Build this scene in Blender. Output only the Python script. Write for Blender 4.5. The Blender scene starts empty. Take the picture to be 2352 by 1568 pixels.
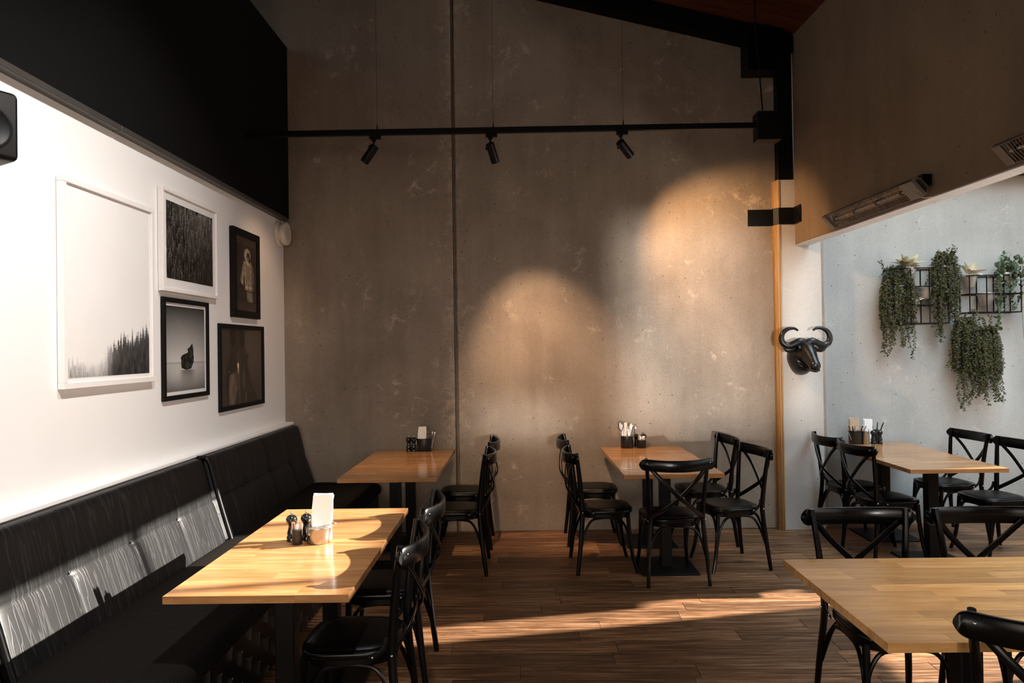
import bpy, bmesh, math, random
import numpy as np
from mathutils import Vector, Matrix, Quaternion
R = math.radians
scene = bpy.context.scene
COL = scene.collection

# ------------------------------------------------------------------ camera
def make_camera():
    cd = bpy.data.cameras.new('camera'); cd.sensor_width = 36; cd.lens = 24.245; cd.clip_start = .02
    co = bpy.data.objects.new('camera', cd); COL.objects.link(co)
    p, y, r = .0095, .011, -.0148
    f = Vector((-math.sin(y)*math.cos(p), math.cos(y)*math.cos(p), math.sin(p)))
    rt = Vector((math.cos(y), math.sin(y), 0)); up = rt.cross(f)
    a = rt*math.cos(r)+up*math.sin(r); b = -rt*math.sin(r)+up*math.cos(r)
    m = Matrix((a, b, -f)).transposed().to_4x4(); m.translation = (0, 0, 1.68)
    co.matrix_world = m; scene.camera = co
make_camera()
vs = scene.view_settings
vs.view_transform = 'Standard'; vs.look = 'None'; vs.exposure = 0.0; vs.gamma = 1.0; vs.use_curve_mapping = False

# ------------------------------------------------------------------ light
SUN_TO = Vector((1.0, .20, .388)).normalized()       # towards the sun: right of the room and a little ahead
def make_world():
    w = bpy.data.worlds.new('sky'); scene.world = w; w.use_nodes = True
    nt = w.node_tree; nt.nodes.clear()
    o = nt.nodes.new('ShaderNodeOutputWorld'); b = nt.nodes.new('ShaderNodeBackground'); s = nt.nodes.new('ShaderNodeTexSky')
    s.sky_type = 'NISHITA'; s.sun_disc = False; s.sun_elevation = math.asin(SUN_TO.z); s.sun_rotation = math.atan2(SUN_TO.x, SUN_TO.y)
    b.inputs['Strength'].default_value = .07
    nt.links.new(s.outputs[0], b.inputs[0]); nt.links.new(b.outputs[0], o.inputs[0])
make_world()
def light(name, kind, loc, to, energy, color, **kw):
    d = bpy.data.lights.new(name, kind); d.energy = energy; d.color = color
    for k, v in kw.items(): setattr(d, k, v)
    o = bpy.data.objects.new(name, d); COL.objects.link(o); o.location = loc
    v = Vector(to)-Vector(loc); o.rotation_euler = v.to_track_quat('-Z', 'Y').to_euler()
    return o
light('sun', 'SUN', (8, 2, 5), Vector((8, 2, 5))-SUN_TO, 43, (1, .92, .82), angle=R(.6))
# daylight: courtyard front, courtyard sky, street windows behind the viewer
light('courtyard_daylight', 'AREA', (5.9, 1.9, 1.75), (0, 1.9, .2), 80, (.97, .98, 1), shape='RECTANGLE', size=7.6, size_y=2.6, spread=R(130))
light('courtyard_sky', 'AREA', (4.1, 3.2, 5.2), (4.1, 3.9, 0), 290, (.72, .90, 1), shape='RECTANGLE', size=2.8, size_y=6.0, spread=R(120))
light('street_daylight', 'AREA', (-.4, -3.0, 1.7), (-.4, 3, .6), 19, (1, .84, .69), shape='RECTANGLE', size=3.8, size_y=1.5, spread=R(60))
light('paving_bounce', 'AREA', (5.1, 3.9, .06), (2.75, 3.9, 2.4), 45, (1, .90, .82), shape='RECTANGLE', size=4.6, size_y=.5, spread=R(60))
light('facade_glint', 'AREA', (1.5, -12, 1.2), (1.35, 0, 1.3), 165, (1, .96, .91), shape='DISK', size=.42, spread=R(40))
# spotlights: the three on the visible track, then unseen fill spots added to brighten the white wall and tables
WARM = (1, .58, .28)
light('track_beam_right', 'SPOT', (.915, 5.39, 3.15), (2.05, 6.35, 2.40), 165, WARM, spot_size=R(74), spot_blend=.75, shadow_soft_size=.03)
light('track_beam_middle', 'SPOT', (-.155, 5.38, 3.13), (.33, 6.35, 1.15), 360, (1, .66, .42), spot_size=R(57), spot_blend=1, shadow_soft_size=.03)
light('track_beam_left', 'SPOT', (-1.18, 5.37, 3.11), (-2.17, 5.75, 2.1), 24, (1, .64, .42), spot_size=R(60), spot_blend=.8, shadow_soft_size=.03)
light('gallery_beam_far', 'SPOT', (-.3, 3.1, 4.1), (-2.17, 3.8, 1.7), 225, (1, .93, .88), spot_size=R(80), spot_blend=1, shadow_soft_size=.05)
light('gallery_beam_near', 'SPOT', (-.3, 1.5, 4.1), (-2.17, 2.4, 1.3), 500, (1, .95, .91), spot_size=R(80), spot_blend=1, shadow_soft_size=.05)
light('table_beam_corner', 'SPOT', (-.75, 4.6, 4.6), (-.96, 5.6, .77), 480, (1, .68, .38), spot_size=R(23), spot_blend=1, shadow_soft_size=.05)
light('table_beam_middle', 'SPOT', (1.2, 4.5, 4.5), (1.1, 5.6, .77), 480, (1, .70, .41), spot_size=R(23), spot_blend=1, shadow_soft_size=.05)
light('table_beam_front', 'SPOT', (1.75, 2.0, 4.3), (1.85, 2.5, .77), 300, (1, .86, .68), spot_size=R(34), spot_blend=1, shadow_soft_size=.05)

# ------------------------------------------------------------------ helpers
class MB:
    def __init__(s): s.v = []; s.f = []
    def add(s, vs, fs, M=None):
        k = len(s.v)
        s.v += [tuple(M @ Vector(p)) if M is not None else tuple(p) for p in vs]
        s.f += [tuple(k+i for i in f) for f in fs]
        return s
    def box(s, x0, x1, y0, y1, z0, z1, M=None):
        return s.add([(x, y, z) for x in (x0, x1) for y in (y0, y1) for z in (z0, z1)],
                     [(0, 1, 3, 2), (4, 6, 7, 5), (0, 4, 5, 1), (2, 3, 7, 6), (0, 2, 6, 4), (1, 5, 7, 3)], M)
    def loft(s, rings, cap=True, M=None):
        n = len(rings[0]); v = [p for r in rings for p in r]; f = []
        for i in range(len(rings)-1):
            for j in range(n):
                f.append((i*n+j, i*n+(j+1) % n, (i+1)*n+(j+1) % n, (i+1)*n+j))
        if cap:
            f.append(tuple(range(n-1, -1, -1))); f.append(tuple((len(rings)-1)*n+j for j in range(n)))
        return s.add(v, f, M)
    def tube(s, pts, r, n=8, flat=1.0, up=None, cap=True, M=None):
        pts = [Vector(p) for p in pts]; m = len(pts)
        rr = r if isinstance(r, (list, tuple)) else [r]*m
        if len(rr) != m: rr = [rr[0]+(rr[-1]-rr[0])*i/(m-1) for i in range(m)]
        t = [(pts[min(i+1, m-1)]-pts[max(i-1, 0)]).normalized() for i in range(m)]
        u = Vector(up) if up else (Vector((0, 0, 1)) if abs(t[0].z) < .9 else Vector((1, 0, 0)))
        rings = []
        for i in range(m):
            if up: u = Vector(up)
            u = (u-t[i]*u.dot(t[i])).normalized(); w = t[i].cross(u)
            rings.append([pts[i]+(u*math.cos(2*math.pi*j/n)*flat+w*math.sin(2*math.pi*j/n))*rr[i] for j in range(n)])
        return s.loft(rings, cap, M)
    def strip(s, pts, wv, hw, ht, M=None):
        # flat bar along pts; wv(i) gives the width direction
        pts = [Vector(p) for p in pts]; m = len(pts); rings = []
        for i in range(m):
            t = (pts[min(i+1, m-1)]-pts[max(i-1, 0)]).normalized()
            w = Vector(wv[i] if isinstance(wv, list) else wv); w = (w-t*w.dot(t)).normalized(); k = t.cross(w)
            h = hw[i] if isinstance(hw, list) else hw
            rings.append([pts[i]+w*h*.8+k*ht, pts[i]+w*h+k*ht*.5, pts[i]+w*h-k*ht*.5, pts[i]+w*h*.8-k*ht,
                          pts[i]-w*h*.8-k*ht, pts[i]-w*h-k*ht*.5, pts[i]-w*h+k*ht*.5, pts[i]-w*h*.8+k*ht])
        return s.loft(rings, True, M)
    def lathe(s, prof, n=20, M=None):
        return s.loft([[(r*math.cos(2*math.pi*j/n), r*math.sin(2*math.pi*j/n), z) for j in range(n)] for r, z in prof], True, M)
    def prism(s, poly, z0, z1, M=None):
        return s.loft([[(x, y, z0) for x, y in poly], [(x, y, z1) for x, y in poly]], True, M)
    def mesh(s, name, mat, smooth=True, bev=0, seg=1, angle=40):
        me = bpy.data.meshes.new(name); me.from_pydata(s.v, [], s.f)
        bm = bmesh.new(); bm.from_mesh(me)
        bmesh.ops.recalc_face_normals(bm, faces=bm.faces)
        if bev:
            ed = [e for e in bm.edges if len(e.link_faces) == 2 and e.calc_face_angle(0) > .6]
            bmesh.ops.bevel(bm, geom=ed, offset=bev, segments=seg, profile=.5, affect='EDGES', clamp_overlap=True)
        bm.to_mesh(me); bm.free()
        if smooth:
            me.polygons.foreach_set('use_smooth', [True]*len(me.polygons)); me.set_sharp_from_angle(angle=R(angle))
        me.materials.append(mat)
        return me
    def build(s, name, mat, parent=None, loc=(0, 0, 0), **kw):
        return link(name, s.mesh(name, mat, **kw), parent, loc)
def link(name, me, parent=None, loc=(0, 0, 0), rot=None):
    o = bpy.data.objects.new(name, me); COL.objects.link(o); o.location = loc
    if rot is not None: o.rotation_euler = rot
    if parent is not None: o.parent = parent
    return o
def tag(o, label=None, cat=None, group=None, kind=None):
    if label: o['label'] = label
    if cat: o['category'] = cat
    if group: o['group'] = group
    if kind: o['kind'] = kind
    return o
def thing(name, label, cat, loc=(0, 0, 0), rz=0, group=None):
    o = bpy.data.objects.new(name, None); COL.objects.link(o); o.location = loc; o.rotation_euler = (0, 0, rz)
    o.empty_display_size = .1
    return tag(o, label, cat, group)
def dup(root, loc, rz=None, label=None, group=None):
    def cp(o, par):
        c = o.copy(); COL.objects.link(c)
        if par: c.parent = par
        for ch in list(o.children): cp(ch, c)
        return c
    r = cp(root, None); r.location = loc
    if rz is not None: r.rotation_euler = (0, 0, rz)
    if label: r['label'] = label
    if group: r['group'] = group
    return r
def struct(name, mb, mat, **kw): return tag(mb.build(name, mat, **kw), kind='structure')
def cr(pts, k=6):
    P = [Vector(p) for p in pts]; P = [P[0]*2-P[1]]+P+[P[-1]*2-P[-2]]; out = []
    for i in range(1, len(P)-2):
        for j in range(k):
            t = j/k; a, b, c, d = P[i-1:i+3]
            out.append(.5*((2*b)+(c-a)*t+(2*a-5*b+4*c-d)*t*t+(3*b-a-3*c+d)*t**3))
    out.append(P[-2]); return out
def T(x, y, z): return Matrix.Translation((x, y, z))
def RZ(a): return Matrix.Rotation(a, 4, 'Z')
def RX(a): return Matrix.Rotation(a, 4, 'X')
def RY(a): return Matrix.Rotation(a, 4, 'Y')

# ------------------------------------------------------------------ materials
class NT:
    def __init__(s, name):
        s.m = bpy.data.materials.new(name); s.m.use_nodes = True; s.t = s.m.node_tree; s.n = s.t.nodes
        s.p = s.n['Principled BSDF']; s.out = s.n['Material Output']
    def new(s, t, **kw):
        n = s.n.new(t)
        for k, v in kw.items(): setattr(n, k, v)
        return n
    def ln(s, a, b): s.t.links.new(a, b)
    def coord(s, scale=(1, 1, 1), which='Object', off=None):
        tc = s.new('ShaderNodeTexCoord'); mp = s.new('ShaderNodeMapping'); mp.inputs['Scale'].default_value = scale
        s.ln(tc.outputs[which], mp.inputs['Vector'])
        if off is not None: s.ln(off, mp.inputs['Location'])
        return mp.outputs[0]
    def noise(s, co, scale, detail=4, rough=.55, dist=0):
        n = s.new('ShaderNodeTexNoise'); n.inputs['Scale'].default_value = scale; n.inputs['Detail'].default_value = detail
        n.inputs['Roughness'].default_value = rough; n.inputs['Distortion'].default_value = dist; s.ln(co, n.inputs['Vector']); return n.outputs['Fac']
    def ramp(s, fac, stops):
        n = s.new('ShaderNodeValToRGB'); e = n.color_ramp.elements
        while len(e) < len(stops): e.new(.5)
        for el, (p, c) in zip(e, stops):
            el.position = p; el.color = (*c, 1) if isinstance(c, (tuple, list)) else (c, c, c, 1)
        s.ln(fac, n.inputs[0]); return n.outputs[0]
    def mix(s, fac, a, b, mode='MIX'):
        n = s.new('ShaderNodeMix', data_type='RGBA', blend_type=mode)
        for sock, v in ((n.inputs[0], fac), (n.inputs[6], a), (n.inputs[7], b)):
            if isinstance(v, (int, float)): sock.default_value = v
            elif isinstance(v, (tuple, list)): sock.default_value = (*v, 1)
            else: s.ln(v, sock)
        return n.outputs[2]
    def math(s, op, a, b=0):
        n = s.new('ShaderNodeMath', operation=op)
        for sock, v in zip(n.inputs, (a, b)):
            if isinstance(v, (int, float)): sock.default_value = v
            else: s.ln(v, sock)
        return n.outputs[0]
    def bump(s, h, strength=.3, dist=.01):
        n = s.new('ShaderNodeBump'); n.inputs['Strength'].default_value = strength; n.inputs['Distance'].default_value = dist
        s.ln(h, n.inputs['Height']); s.ln(n.outputs[0], s.p.inputs['Normal'])
    def set(s, color=None, rough=.5, metal=0, spec=.5, coat=0, coat_rough=.1):
        i = s.p.inputs
        if color is not None:
            if isinstance(color, (tuple, list)): i['Base Color'].default_value = (*color, 1)
            else: s.ln(color, i['Base Color'])
        if isinstance(rough, (int, float)): i['Roughness'].default_value = rough
        else: s.ln(rough, i['Roughness'])
        i['Metallic'].default_value = metal; i['Specular IOR Level'].default_value = spec
        i['Coat Weight'].default_value = coat; i['Coat Roughness'].default_value = coat_rough
        return s.m
def plain(name, color, rough=.5, metal=0, spec=.5, coat=0, var=.12, scale=30):
    k = NT(name); f = k.noise(k.coord(), scale, 3)
    c = k.mix(f, tuple(x*(1-var) for x in color), tuple(min(1, x*(1+var)) for x in color))
    return k.set(c, rough, metal, spec, coat)
def concrete(name, lo, hi, scratch, amount=.5, seed=0.0, joint=None):
    k = NT(name); co = k.coord()
    v = k.new('ShaderNodeVectorMath', operation='ADD'); k.ln(co, v.inputs[0]); v.inputs[1].default_value = (seed, seed*.7, seed*1.3); co = v.outputs[0]
    big = k.noise(co, 1.1, 5, .6, .4)
    st = k.noise(k.coord((3.5, 3.5, .35)), 1.6, 4, .6)
    f = k.math('ADD', k.math('MULTIPLY', big, .7), k.math('MULTIPLY', st, .3))
    c = k.mix(k.ramp(f, [(.34, 0.0), (.66, 1.0)]), lo, hi)
    # trowel-scraped pale patches, gathered where a broader mask allows
    m1 = k.ramp(k.noise(co, 7.5, 10, .72, .6), [(.56, 0.0), (.66, 1.0)])
    m2 = k.ramp(k.noise(co, 1.6, 3, .5), [(.47, 0.0), (.62, 1.0)])
    if joint is not None:      # pale lime bloom along the open joint
        sp = k.new('ShaderNodeSeparateXYZ'); k.ln(k.coord(), sp.inputs[0])
        dj = k.math('ABSOLUTE', k.math('SUBTRACT', sp.outputs[0], joint))
        nb = k.math('ADD', dj, k.math('MULTIPLY', k.noise(co, 2.2, 3), .35))
        m2 = k.math('MAXIMUM', m2, k.ramp(nb, [(.20, 1.0), (.42, 0.0)]))
        m1 = k.math('MAXIMUM', m1, k.math('MULTIPLY', k.ramp(nb, [(.16, 1.0), (.30, 0.0)]), k.ramp(k.noise(co, 14, 8, .7), [(.40, 0.0), (.62, .8)])))
    m = k.math('MULTIPLY', k.math('MULTIPLY', m1, m2), amount)
    c = k.mix(m, c, scratch)
    g = k.noise(co, 130, 3, .6)
    c = k.mix(k.ramp(g, [(.30, .45), (.48, 0.0)]), c, tuple(x*.45 for x in lo))
    vo = k.new('ShaderNodeTexVoronoi'); vo.inputs['Scale'].default_value = 11; vo.inputs['Randomness'].default_value = 1; k.ln(co, vo.inputs['Vector'])
    pit = k.ramp(vo.outputs['Distance'], [(.05, 1.0), (.085, 0.0)])
    c = k.mix(k.math('MULTIPLY', pit, .75), c, tuple(x*.3 for x in lo))
    h = k.math('SUBTRACT', k.math('ADD', k.math('MULTIPLY', g, .25), k.math('MULTIPLY', m, .3)), pit)
    k.bump(h, .35, .006)
    return k.set(c, .68, spec=.35)
def wood(name, c0, c1, c2, rough=.25, spec=.5, grain=(1, 14, 14), scale=3.5, coat=0, var=.5, knots=False):
    # grain runs along local X; every piece shifts the pattern by its own random number
    k = NT(name); oi = k.new('ShaderNodeObjectInfo')
    cmb = k.new('ShaderNodeCombineXYZ')
    k.ln(k.math('MULTIPLY', oi.outputs['Random'], 37.0), cmb.inputs[0]); k.ln(k.math('MULTIPLY', oi.outputs['Random'], 91.0), cmb.inputs[1])
    co = k.coord(grain, 'Object', cmb.outputs[0])
    n1 = k.noise(co, scale, 6, .6, .5); n2 = k.noise(co, scale*5, 3, .6)
    f = k.math('ADD', k.math('MULTIPLY', n1, .75), k.math('MULTIPLY', n2, .25))
    c = k.ramp(f, [(.32, c0), (.5, c1), (.68, c2)])
    tone = k.math('ADD', 1-var*.5, k.math('MULTIPLY', oi.outputs['Random'], var))
    hs = k.new('ShaderNodeHueSaturation'); k.ln(tone, hs.inputs['Value']); k.ln(c, hs.inputs['Color']); c = hs.outputs[0]
    if knots:
        kn = k.ramp(k.noise(k.coord((1.2, 5, 5), 'Object', cmb.outputs[0]), 3.2, 4, .65, 1.2), [(.60, 0.0), (.70, 1.0)])
        c = k.mix(k.math('MULTIPLY', kn, .75), c, tuple(x*.35 for x in c0))
    k.bump(f, .08, .003)
    r = k.math('ADD', rough-.06, k.math('MULTIPLY', n2, .12))
    return k.set(c, r, spec=spec, coat=coat, coat_rough=.08)
M = {}
M['concrete'] = concrete('concrete', (.205, .160, .122), (.355, .290, .230), (.58, .47, .37), .75, 0.0, -.60)
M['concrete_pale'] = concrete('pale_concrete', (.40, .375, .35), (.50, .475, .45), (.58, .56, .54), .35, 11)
M['concrete_grey'] = concrete('grey_concrete', (.31, .315, .31), (.43, .435, .425), (.58, .56, .53), .6, 23)
M['concrete_lintel'] = concrete('lintel_concrete', (.165, .115, .072), (.25, .18, .115), (.30, .22, .15), .3, 31)  # browner copy of the wall concrete, warm lamp tint put into the colour
M['white_paint'] = plain('white_paint', (.84, .83, .815), .55, var=.02, scale=4)
M['cream'] = plain('cream_paint', (.74, .68, .60), .4, var=.04)
M['black_paint'] = plain('black_paint', (.0035, .0034, .0036), .75, spec=.12, var=.3)
M['dark_soffit'] = plain('dark_soffit', (.05, .046, .042), .38, spec=.5, var=.25, scale=8)
M['steel_black'] = plain('black_steel', (.003, .003, .0032), .45, spec=.18, var=.3)
M['lacquer'] = plain('black_lacquer', (.0022, .0021, .0023), .22, spec=.20, var=.4)
M['seat_black'] = plain('black_seat', (.002, .002, .0022), .40, spec=.18, var=.4)
M['chrome'] = plain('polished_metal', (.72, .70, .68), .16, metal=1, var=.05)
M['galv'] = plain('galvanised_metal', (.46, .455, .44), .45, metal=.55, var=.25, scale=25)
M['pewter'] = plain('worn_metal', (.44, .42, .40), .30, metal=1, var=.25, scale=40)
M['mill'] = plain('glossy_black_wood', (.006, .006, .006), .12, spec=.6, var=.3)
M['tin'] = plain('black_tin', (.010, .010, .011), .32, spec=.5, var=.4)
M['paper'] = plain('white_paper', (.86, .84, .82), .8, spec=.2, var=.03)
M['kraft'] = plain('kraft_paper', (.52, .38, .27), .8, spec=.2, var=.08)
M['ivory'] = plain('ivory_plastic', (.80, .76, .71), .35, var=.04)
M['blue_ink'] = plain('blue_ink', (.03, .05, .22), .6)
M['bronze'] = plain('dark_bronze', (.005, .0042, .0042), .33, spec=.4, var=.5, scale=50)
M['heater'] = plain('heater_housing', (.22, .20, .18), .45, metal=.7, var=.15)
M['reflector'] = plain('heater_reflector', (.30, .20, .12), .35, metal=1, var=.1)
M['tube'] = plain('heater_tube', (.62, .55, .46), .25, var=.1)
M['table'] = wood('table_wood', (.235, .102, .034), (.330, .160, .062), (.420, .225, .105), .15, .42, (1, 12, 12), 3, .0, .32)
M['table_pale'] = wood('pale_table_wood', (.43, .215, .072), (.54, .295, .112), (.64, .385, .165), .20, .42, (1, 10, 10), 3, .0, .50)
M['floor'] = wood('floor_wood', (.016, .008, .004), (.140, .066, .030), (.36, .200, .110), .42, .22, (1.1, 20, 20), 2.3, 0, .75, True)
M['ceiling'] = wood('ceiling_wood', (.045, .013, .006), (.075, .023, .010), (.11, .036, .016), .6, .15, (1, 10, 10), 3, 0, .5)
def leather():
    k = NT('black_leather'); co = k.coord((1, 8.5, .55)); w = k.noise(co, 3.4, 2.5, .5, .5)
    cre = k.ramp(w, [(.47, 0.0), (.488, 1.0), (.496, 1.0), (.515, 0.0)])
    w2 = k.noise(k.coord((1, 22, 1.6)), 3, 4, .6, .6); fine = k.noise(k.coord(), 260, 2)
    h = k.math('ADD', k.math('ADD', k.math('MULTIPLY', cre, .5), k.math('MULTIPLY', w2, .22)), k.math('MULTIPLY', fine, .06))
    k.bump(h, .28, .003)
    st = k.noise(k.coord((1, 5, 2.5)), 4, 6, .65)
    c = k.mix(st, (.0030, .0029, .0030), (.0085, .0083, .0088))
    return k.set(k.mix(k.math('MULTIPLY', cre, .5), c, (.024, .0235, .024)), .40, spec=.24)
M['leather'] = leather()
def corduroy():
    k = NT('ribbed_fabric'); w = k.new('ShaderNodeTexWave', wave_type='BANDS', bands_direction='Y'); w.inputs['Scale'].default_value = 28
    w.inputs['Distortion'].default_value = .35; w.inputs['Detail Scale'].default_value = 3; k.ln(k.coord(), w.inputs['Vector'])
    k.bump(w.outputs['Fac'], .9, .004)
    c = k.mix(w.outputs['Fac'], (.0015, .0011, .001), (.013, .0098, .008))
    k.p.inputs['Sheen Weight'].default_value = .0
    return k.set(c, .8, spec=.08)
M['cord'] = corduroy()
def leafmat(name, a, b, c, scale=45):
    k = NT(name); f = k.noise(k.coord(), scale, 3, .6)
    k.p.inputs['Subsurface Weight'].default_value = 0
    return k.set(k.ramp(f, [(.30, a), (.52, b), (.72, c)]), .5, spec=.35)
M['fern'] = leafmat('fern_leaf', (.006, .009, .004), (.026, .032, .009), (.150, .140, .036), 60)
M['coin'] = leafmat('round_leaf', (.05, .085, .06), (.115, .165, .115), (.22, .24, .12), 22)
M['stem'] = plain('stem', (.10, .09, .035), .6)
def varieg():
    k = NT('variegated_leaf'); tc = k.new('ShaderNodeTexCoord'); sp = k.new('ShaderNodeSeparateXYZ'); k.ln(tc.outputs['Object'], sp.inputs[0])
    e = k.math('ABSOLUTE', sp.outputs[0]); v = k.math('ADD', k.math('MULTIPLY', e, 20.0), k.math('MULTIPLY', k.noise(tc.outputs['Object'], 60, 4, .7), .7))
    return k.set(k.ramp(v, [(.45, (.70, .66, .53)), (.80, (.52, .50, .36)), (.98, (.09, .13, .06))]), .5)
M['varieg'] = varieg()
def glassmat():
    k = NT('picture_glass'); tr = k.new('ShaderNodeBsdfTransparent'); gl = k.new('ShaderNodeBsdfGlossy'); gl.inputs['Roughness'].default_value = .02
    fr = k.new('ShaderNodeLayerWeight'); fr.inputs['Blend'].default_value = .5; mx = k.new('ShaderNodeMixShader')
    f = k.math('ADD', .018, k.math('MULTIPLY', k.math('POWER', fr.outputs['Facing'], 5.0), .9))
    k.ln(f, mx.inputs[0]); k.ln(tr.outputs[0], mx.inputs[1]); k.ln(gl.outputs[0], mx.inputs[2]); k.ln(mx.outputs[0], k.out.inputs['Surface'])
    k.n.remove(k.p); return k.m
M['glass'] = glassmat()
def printmat():
    k = NT('photo_print'); a = k.new('ShaderNodeAttribute', attribute_name='ink')
    return k.set(a.outputs['Color'], .7, spec=.05)
M['print'] = printmat()

# ------------------------------------------------------------------ the room
D = 6.35
def floor():
    mb = MB().box(-3.6, 6.5, -3.3, 6.9, -.12, -.012)
    fl = struct('floor', mb, M['floor'])
    rnd = random.Random(4); w = .146; y = 1.62; row = 0
    while y < 6.5:
        x = -1.30-rnd.random()*1.0 if y > 2.3 else -1.3-rnd.random()*.4
        xe = 4.9 if y < 6.3 else 4.9
        while x < xe:
            L = rnd.choice((.92, 1.22, 1.22))
            y1 = min(y+w, 6.62)
            cx, cy = x+L/2, (y+y1)/2
            MB().box(-L/2+.0009, L/2-.0009, -(y1-y)/2+.0009, (y1-y)/2-.0009, -.012, 0).build('plank', M['floor'], fl, (cx, cy, 0), bev=.0012, smooth=False)
            x += L
        y += w; row += 1
    return fl
floor()
# back wall: two cast panels with an open joint between them, then the pier and the courtyard wall behind it
jx = -.585
bw = MB().box(-3.6, jx-.017, D, D+.2, 0, 6.2).box(jx+.017, 2.80, D, D+.2, 0, 6.2).box(jx-.017, jx+.017, D+.03, D+.2, 0, 6.2)
wb = struct('wall_back', bw, M['concrete'], bev=.004, smooth=False)
MB().tube([(jx-.006, D+.012, 0), (jx-.006, D+.012, 6.1)], .0085, 8).build('joint_strip', plain('joint_rubber', (.13, .095, .068), .5), wb)
px = MB().prism([(2.355, D+.05), (2.355, 6.274), (2.359, 6.27), (2.74, 6.27), (2.74, D+.2), (2.338, D+.2)], 0, 3.17)
struct('wall_pier', px, M['concrete_pale'], bev=.003, smooth=False)
struct('trim_3', MB().prism([(2.334, D-.001), (2.334, 6.305), (2.366, 6.262), (2.376, 6.262), (2.376, 6.272), (2.354, 6.276), (2.354, D-.001)], 0, 3.165), wood('ochre_timber', (.30, .155, .045), (.40, .220, .075), (.48, .29, .11), .5, .3, (10, 10, 1), 3), smooth=False)
cw = MB().box(2.70, 5.9, 6.46, 6.62, 0, 5.0)
struct('wall_courtyard', cw, M['concrete_grey'], smooth=False)
struct('trim_1', MB().box(2.742, 2.764, 6.425, 6.46, 0, 3.2), M['cream'], smooth=False, bev=.003)
# lintel wall over the courtyard opening
lx0, lx1 = 2.510, 2.590
li = MB().prism([(lx0, 6.27), (lx1, 2.9), (lx1+.10, -1.0), (lx1+.22, -1.0), (lx1+.125, 2.9), (lx0+.128, 6.27)], 2.577, 5.2)
wl = struct('wall_lintel', li, M['concrete_lintel'], smooth=False, bev=.005)
MB().prism([(lx0+.003, 6.266), (lx1+.003, 2.9), (lx1+.103, -.99), (lx1+.217, -.99), (lx1+.122, 2.9), (lx0+.125, 6.266)], 2.570, 2.5775).build('soffit', M['concrete_pale'], wl, smooth=False)  # added pale skin; bounced light on the underside put into its colour
struct('wall_right', MB().box(2.66, 2.84, -3.2, -1.0, 0, 5.2), M['concrete_lintel'], smooth=False)
# white wall on the left, black bulkhead above it
struct('wall_left', MB().box(-2.45, -2.172, -3.2, D, 0, 2.90), M['white_paint'], smooth=False)
bk = struct('wall_bulkhead', MB().box(-3.6, -2.118, -3.2, D, 2.905, 4.494), M['black_paint'], smooth=False)
for y0, y1 in ((-3.2, 3.655), (3.662, D-.05)):
    MB().box(-2.30, -2.116, y0, y1, 2.874, 2.905).build('soffit_panel', M['dark_soffit'], bk, smooth=False, bev=.002)
# rear wall behind the viewer, openings shaped to throw light patches on the concrete
rw = MB()
for b in ((-3.6, -2.1, 0, 6.2), (2.4, 2.828, 0, 6.2), (2.828, 2.9, 0, 1.09), (2.828, 2.9, 1.46, 6.2), (-2.1, 2.4, 0, 1.05), (-2.1, 2.4, 1.97, 6.2), (-2.1, .574, 1.05, 1.97), (.574, 1.227, 1.178, 1.97), (.975, 1.227, 1.05, 1.178), (1.831, 1.91, 1.05, 1.97), (2.065, 2.4, 1.05, 1.97), (1.91, 2.065, 1.05, 1.10), (1.91, 2.065, 1.82, 1.97),
          (2.9, 6.1, 0, 1.09), (2.9, 6.1, 1.46, 6.2), (2.985, 6.1, 1.09, 1.46)):
    rw.box(b[0], b[1], -3.3, -3.2, b[2], b[3])
struct('wall_rear', rw, M['concrete_lintel'], smooth=False)
# sloping boarded ceiling
def ceil_z(x): return 5.105-.2535*x
def ceiling():
    mb = MB(); a = [(-3.7, ceil_z(-3.7)+.02), (5.3, 5.2), (5.3, 5.4), (2.75, 5.3), (2.75, 5.5)]
    x0, x1 = -3.7, 2.72
    mb.add([(x, y, ceil_z(x)+dz) for x in (x0, x1) for y in (-3.3, 6.6) for dz in (.022, .12)],
           [(0, 1, 3, 2), (4, 6, 7, 5), (0, 4, 5, 1), (2, 3, 7, 6), (0, 2, 6, 4), (1, 5, 7, 3)])
    ce = struct('ceiling', mb, M['ceiling'], smooth=False)
    ang = math.atan(.2535); rnd = random.Random(8); w = .112; y = 6.20-w
    while y > 3.9:
        for xa, xb in ((.2, 1.5+rnd.random()*.5),):
            for p, q in ((xa, xb), (xb, 2.62)):
                L = (q-p)/math.cos(ang); cx = (p+q)/2
                o = MB().box(-L/2+.001, L/2-.001, -w/2+.004, w/2-.004, 0, .02).build('board', M['ceiling'], ce, (cx, y+w/2, ceil_z(cx)+.0015), bev=.003, smooth=False)
                o.rotation_euler = (0, ang, 0)
        y -= w
    return ce
ceiling()
def rafter():
    t = tag(MB().add([(x, y, ceil_z(x)-h) for x in (-3.55, 2.50) for y in (6.215, 6.348) for h in (.168, .004)],
        [(0, 1, 3, 2), (4, 6, 7, 5), (0, 4, 5, 1), (2, 3, 7, 6), (0, 2, 6, 4), (1, 5, 7, 3)]).build('roof_beam', M['black_paint'], bev=.004, smooth=False),
        'long black sloping beam where the ceiling boards meet the concrete wall', 'beam')
rafter()
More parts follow.
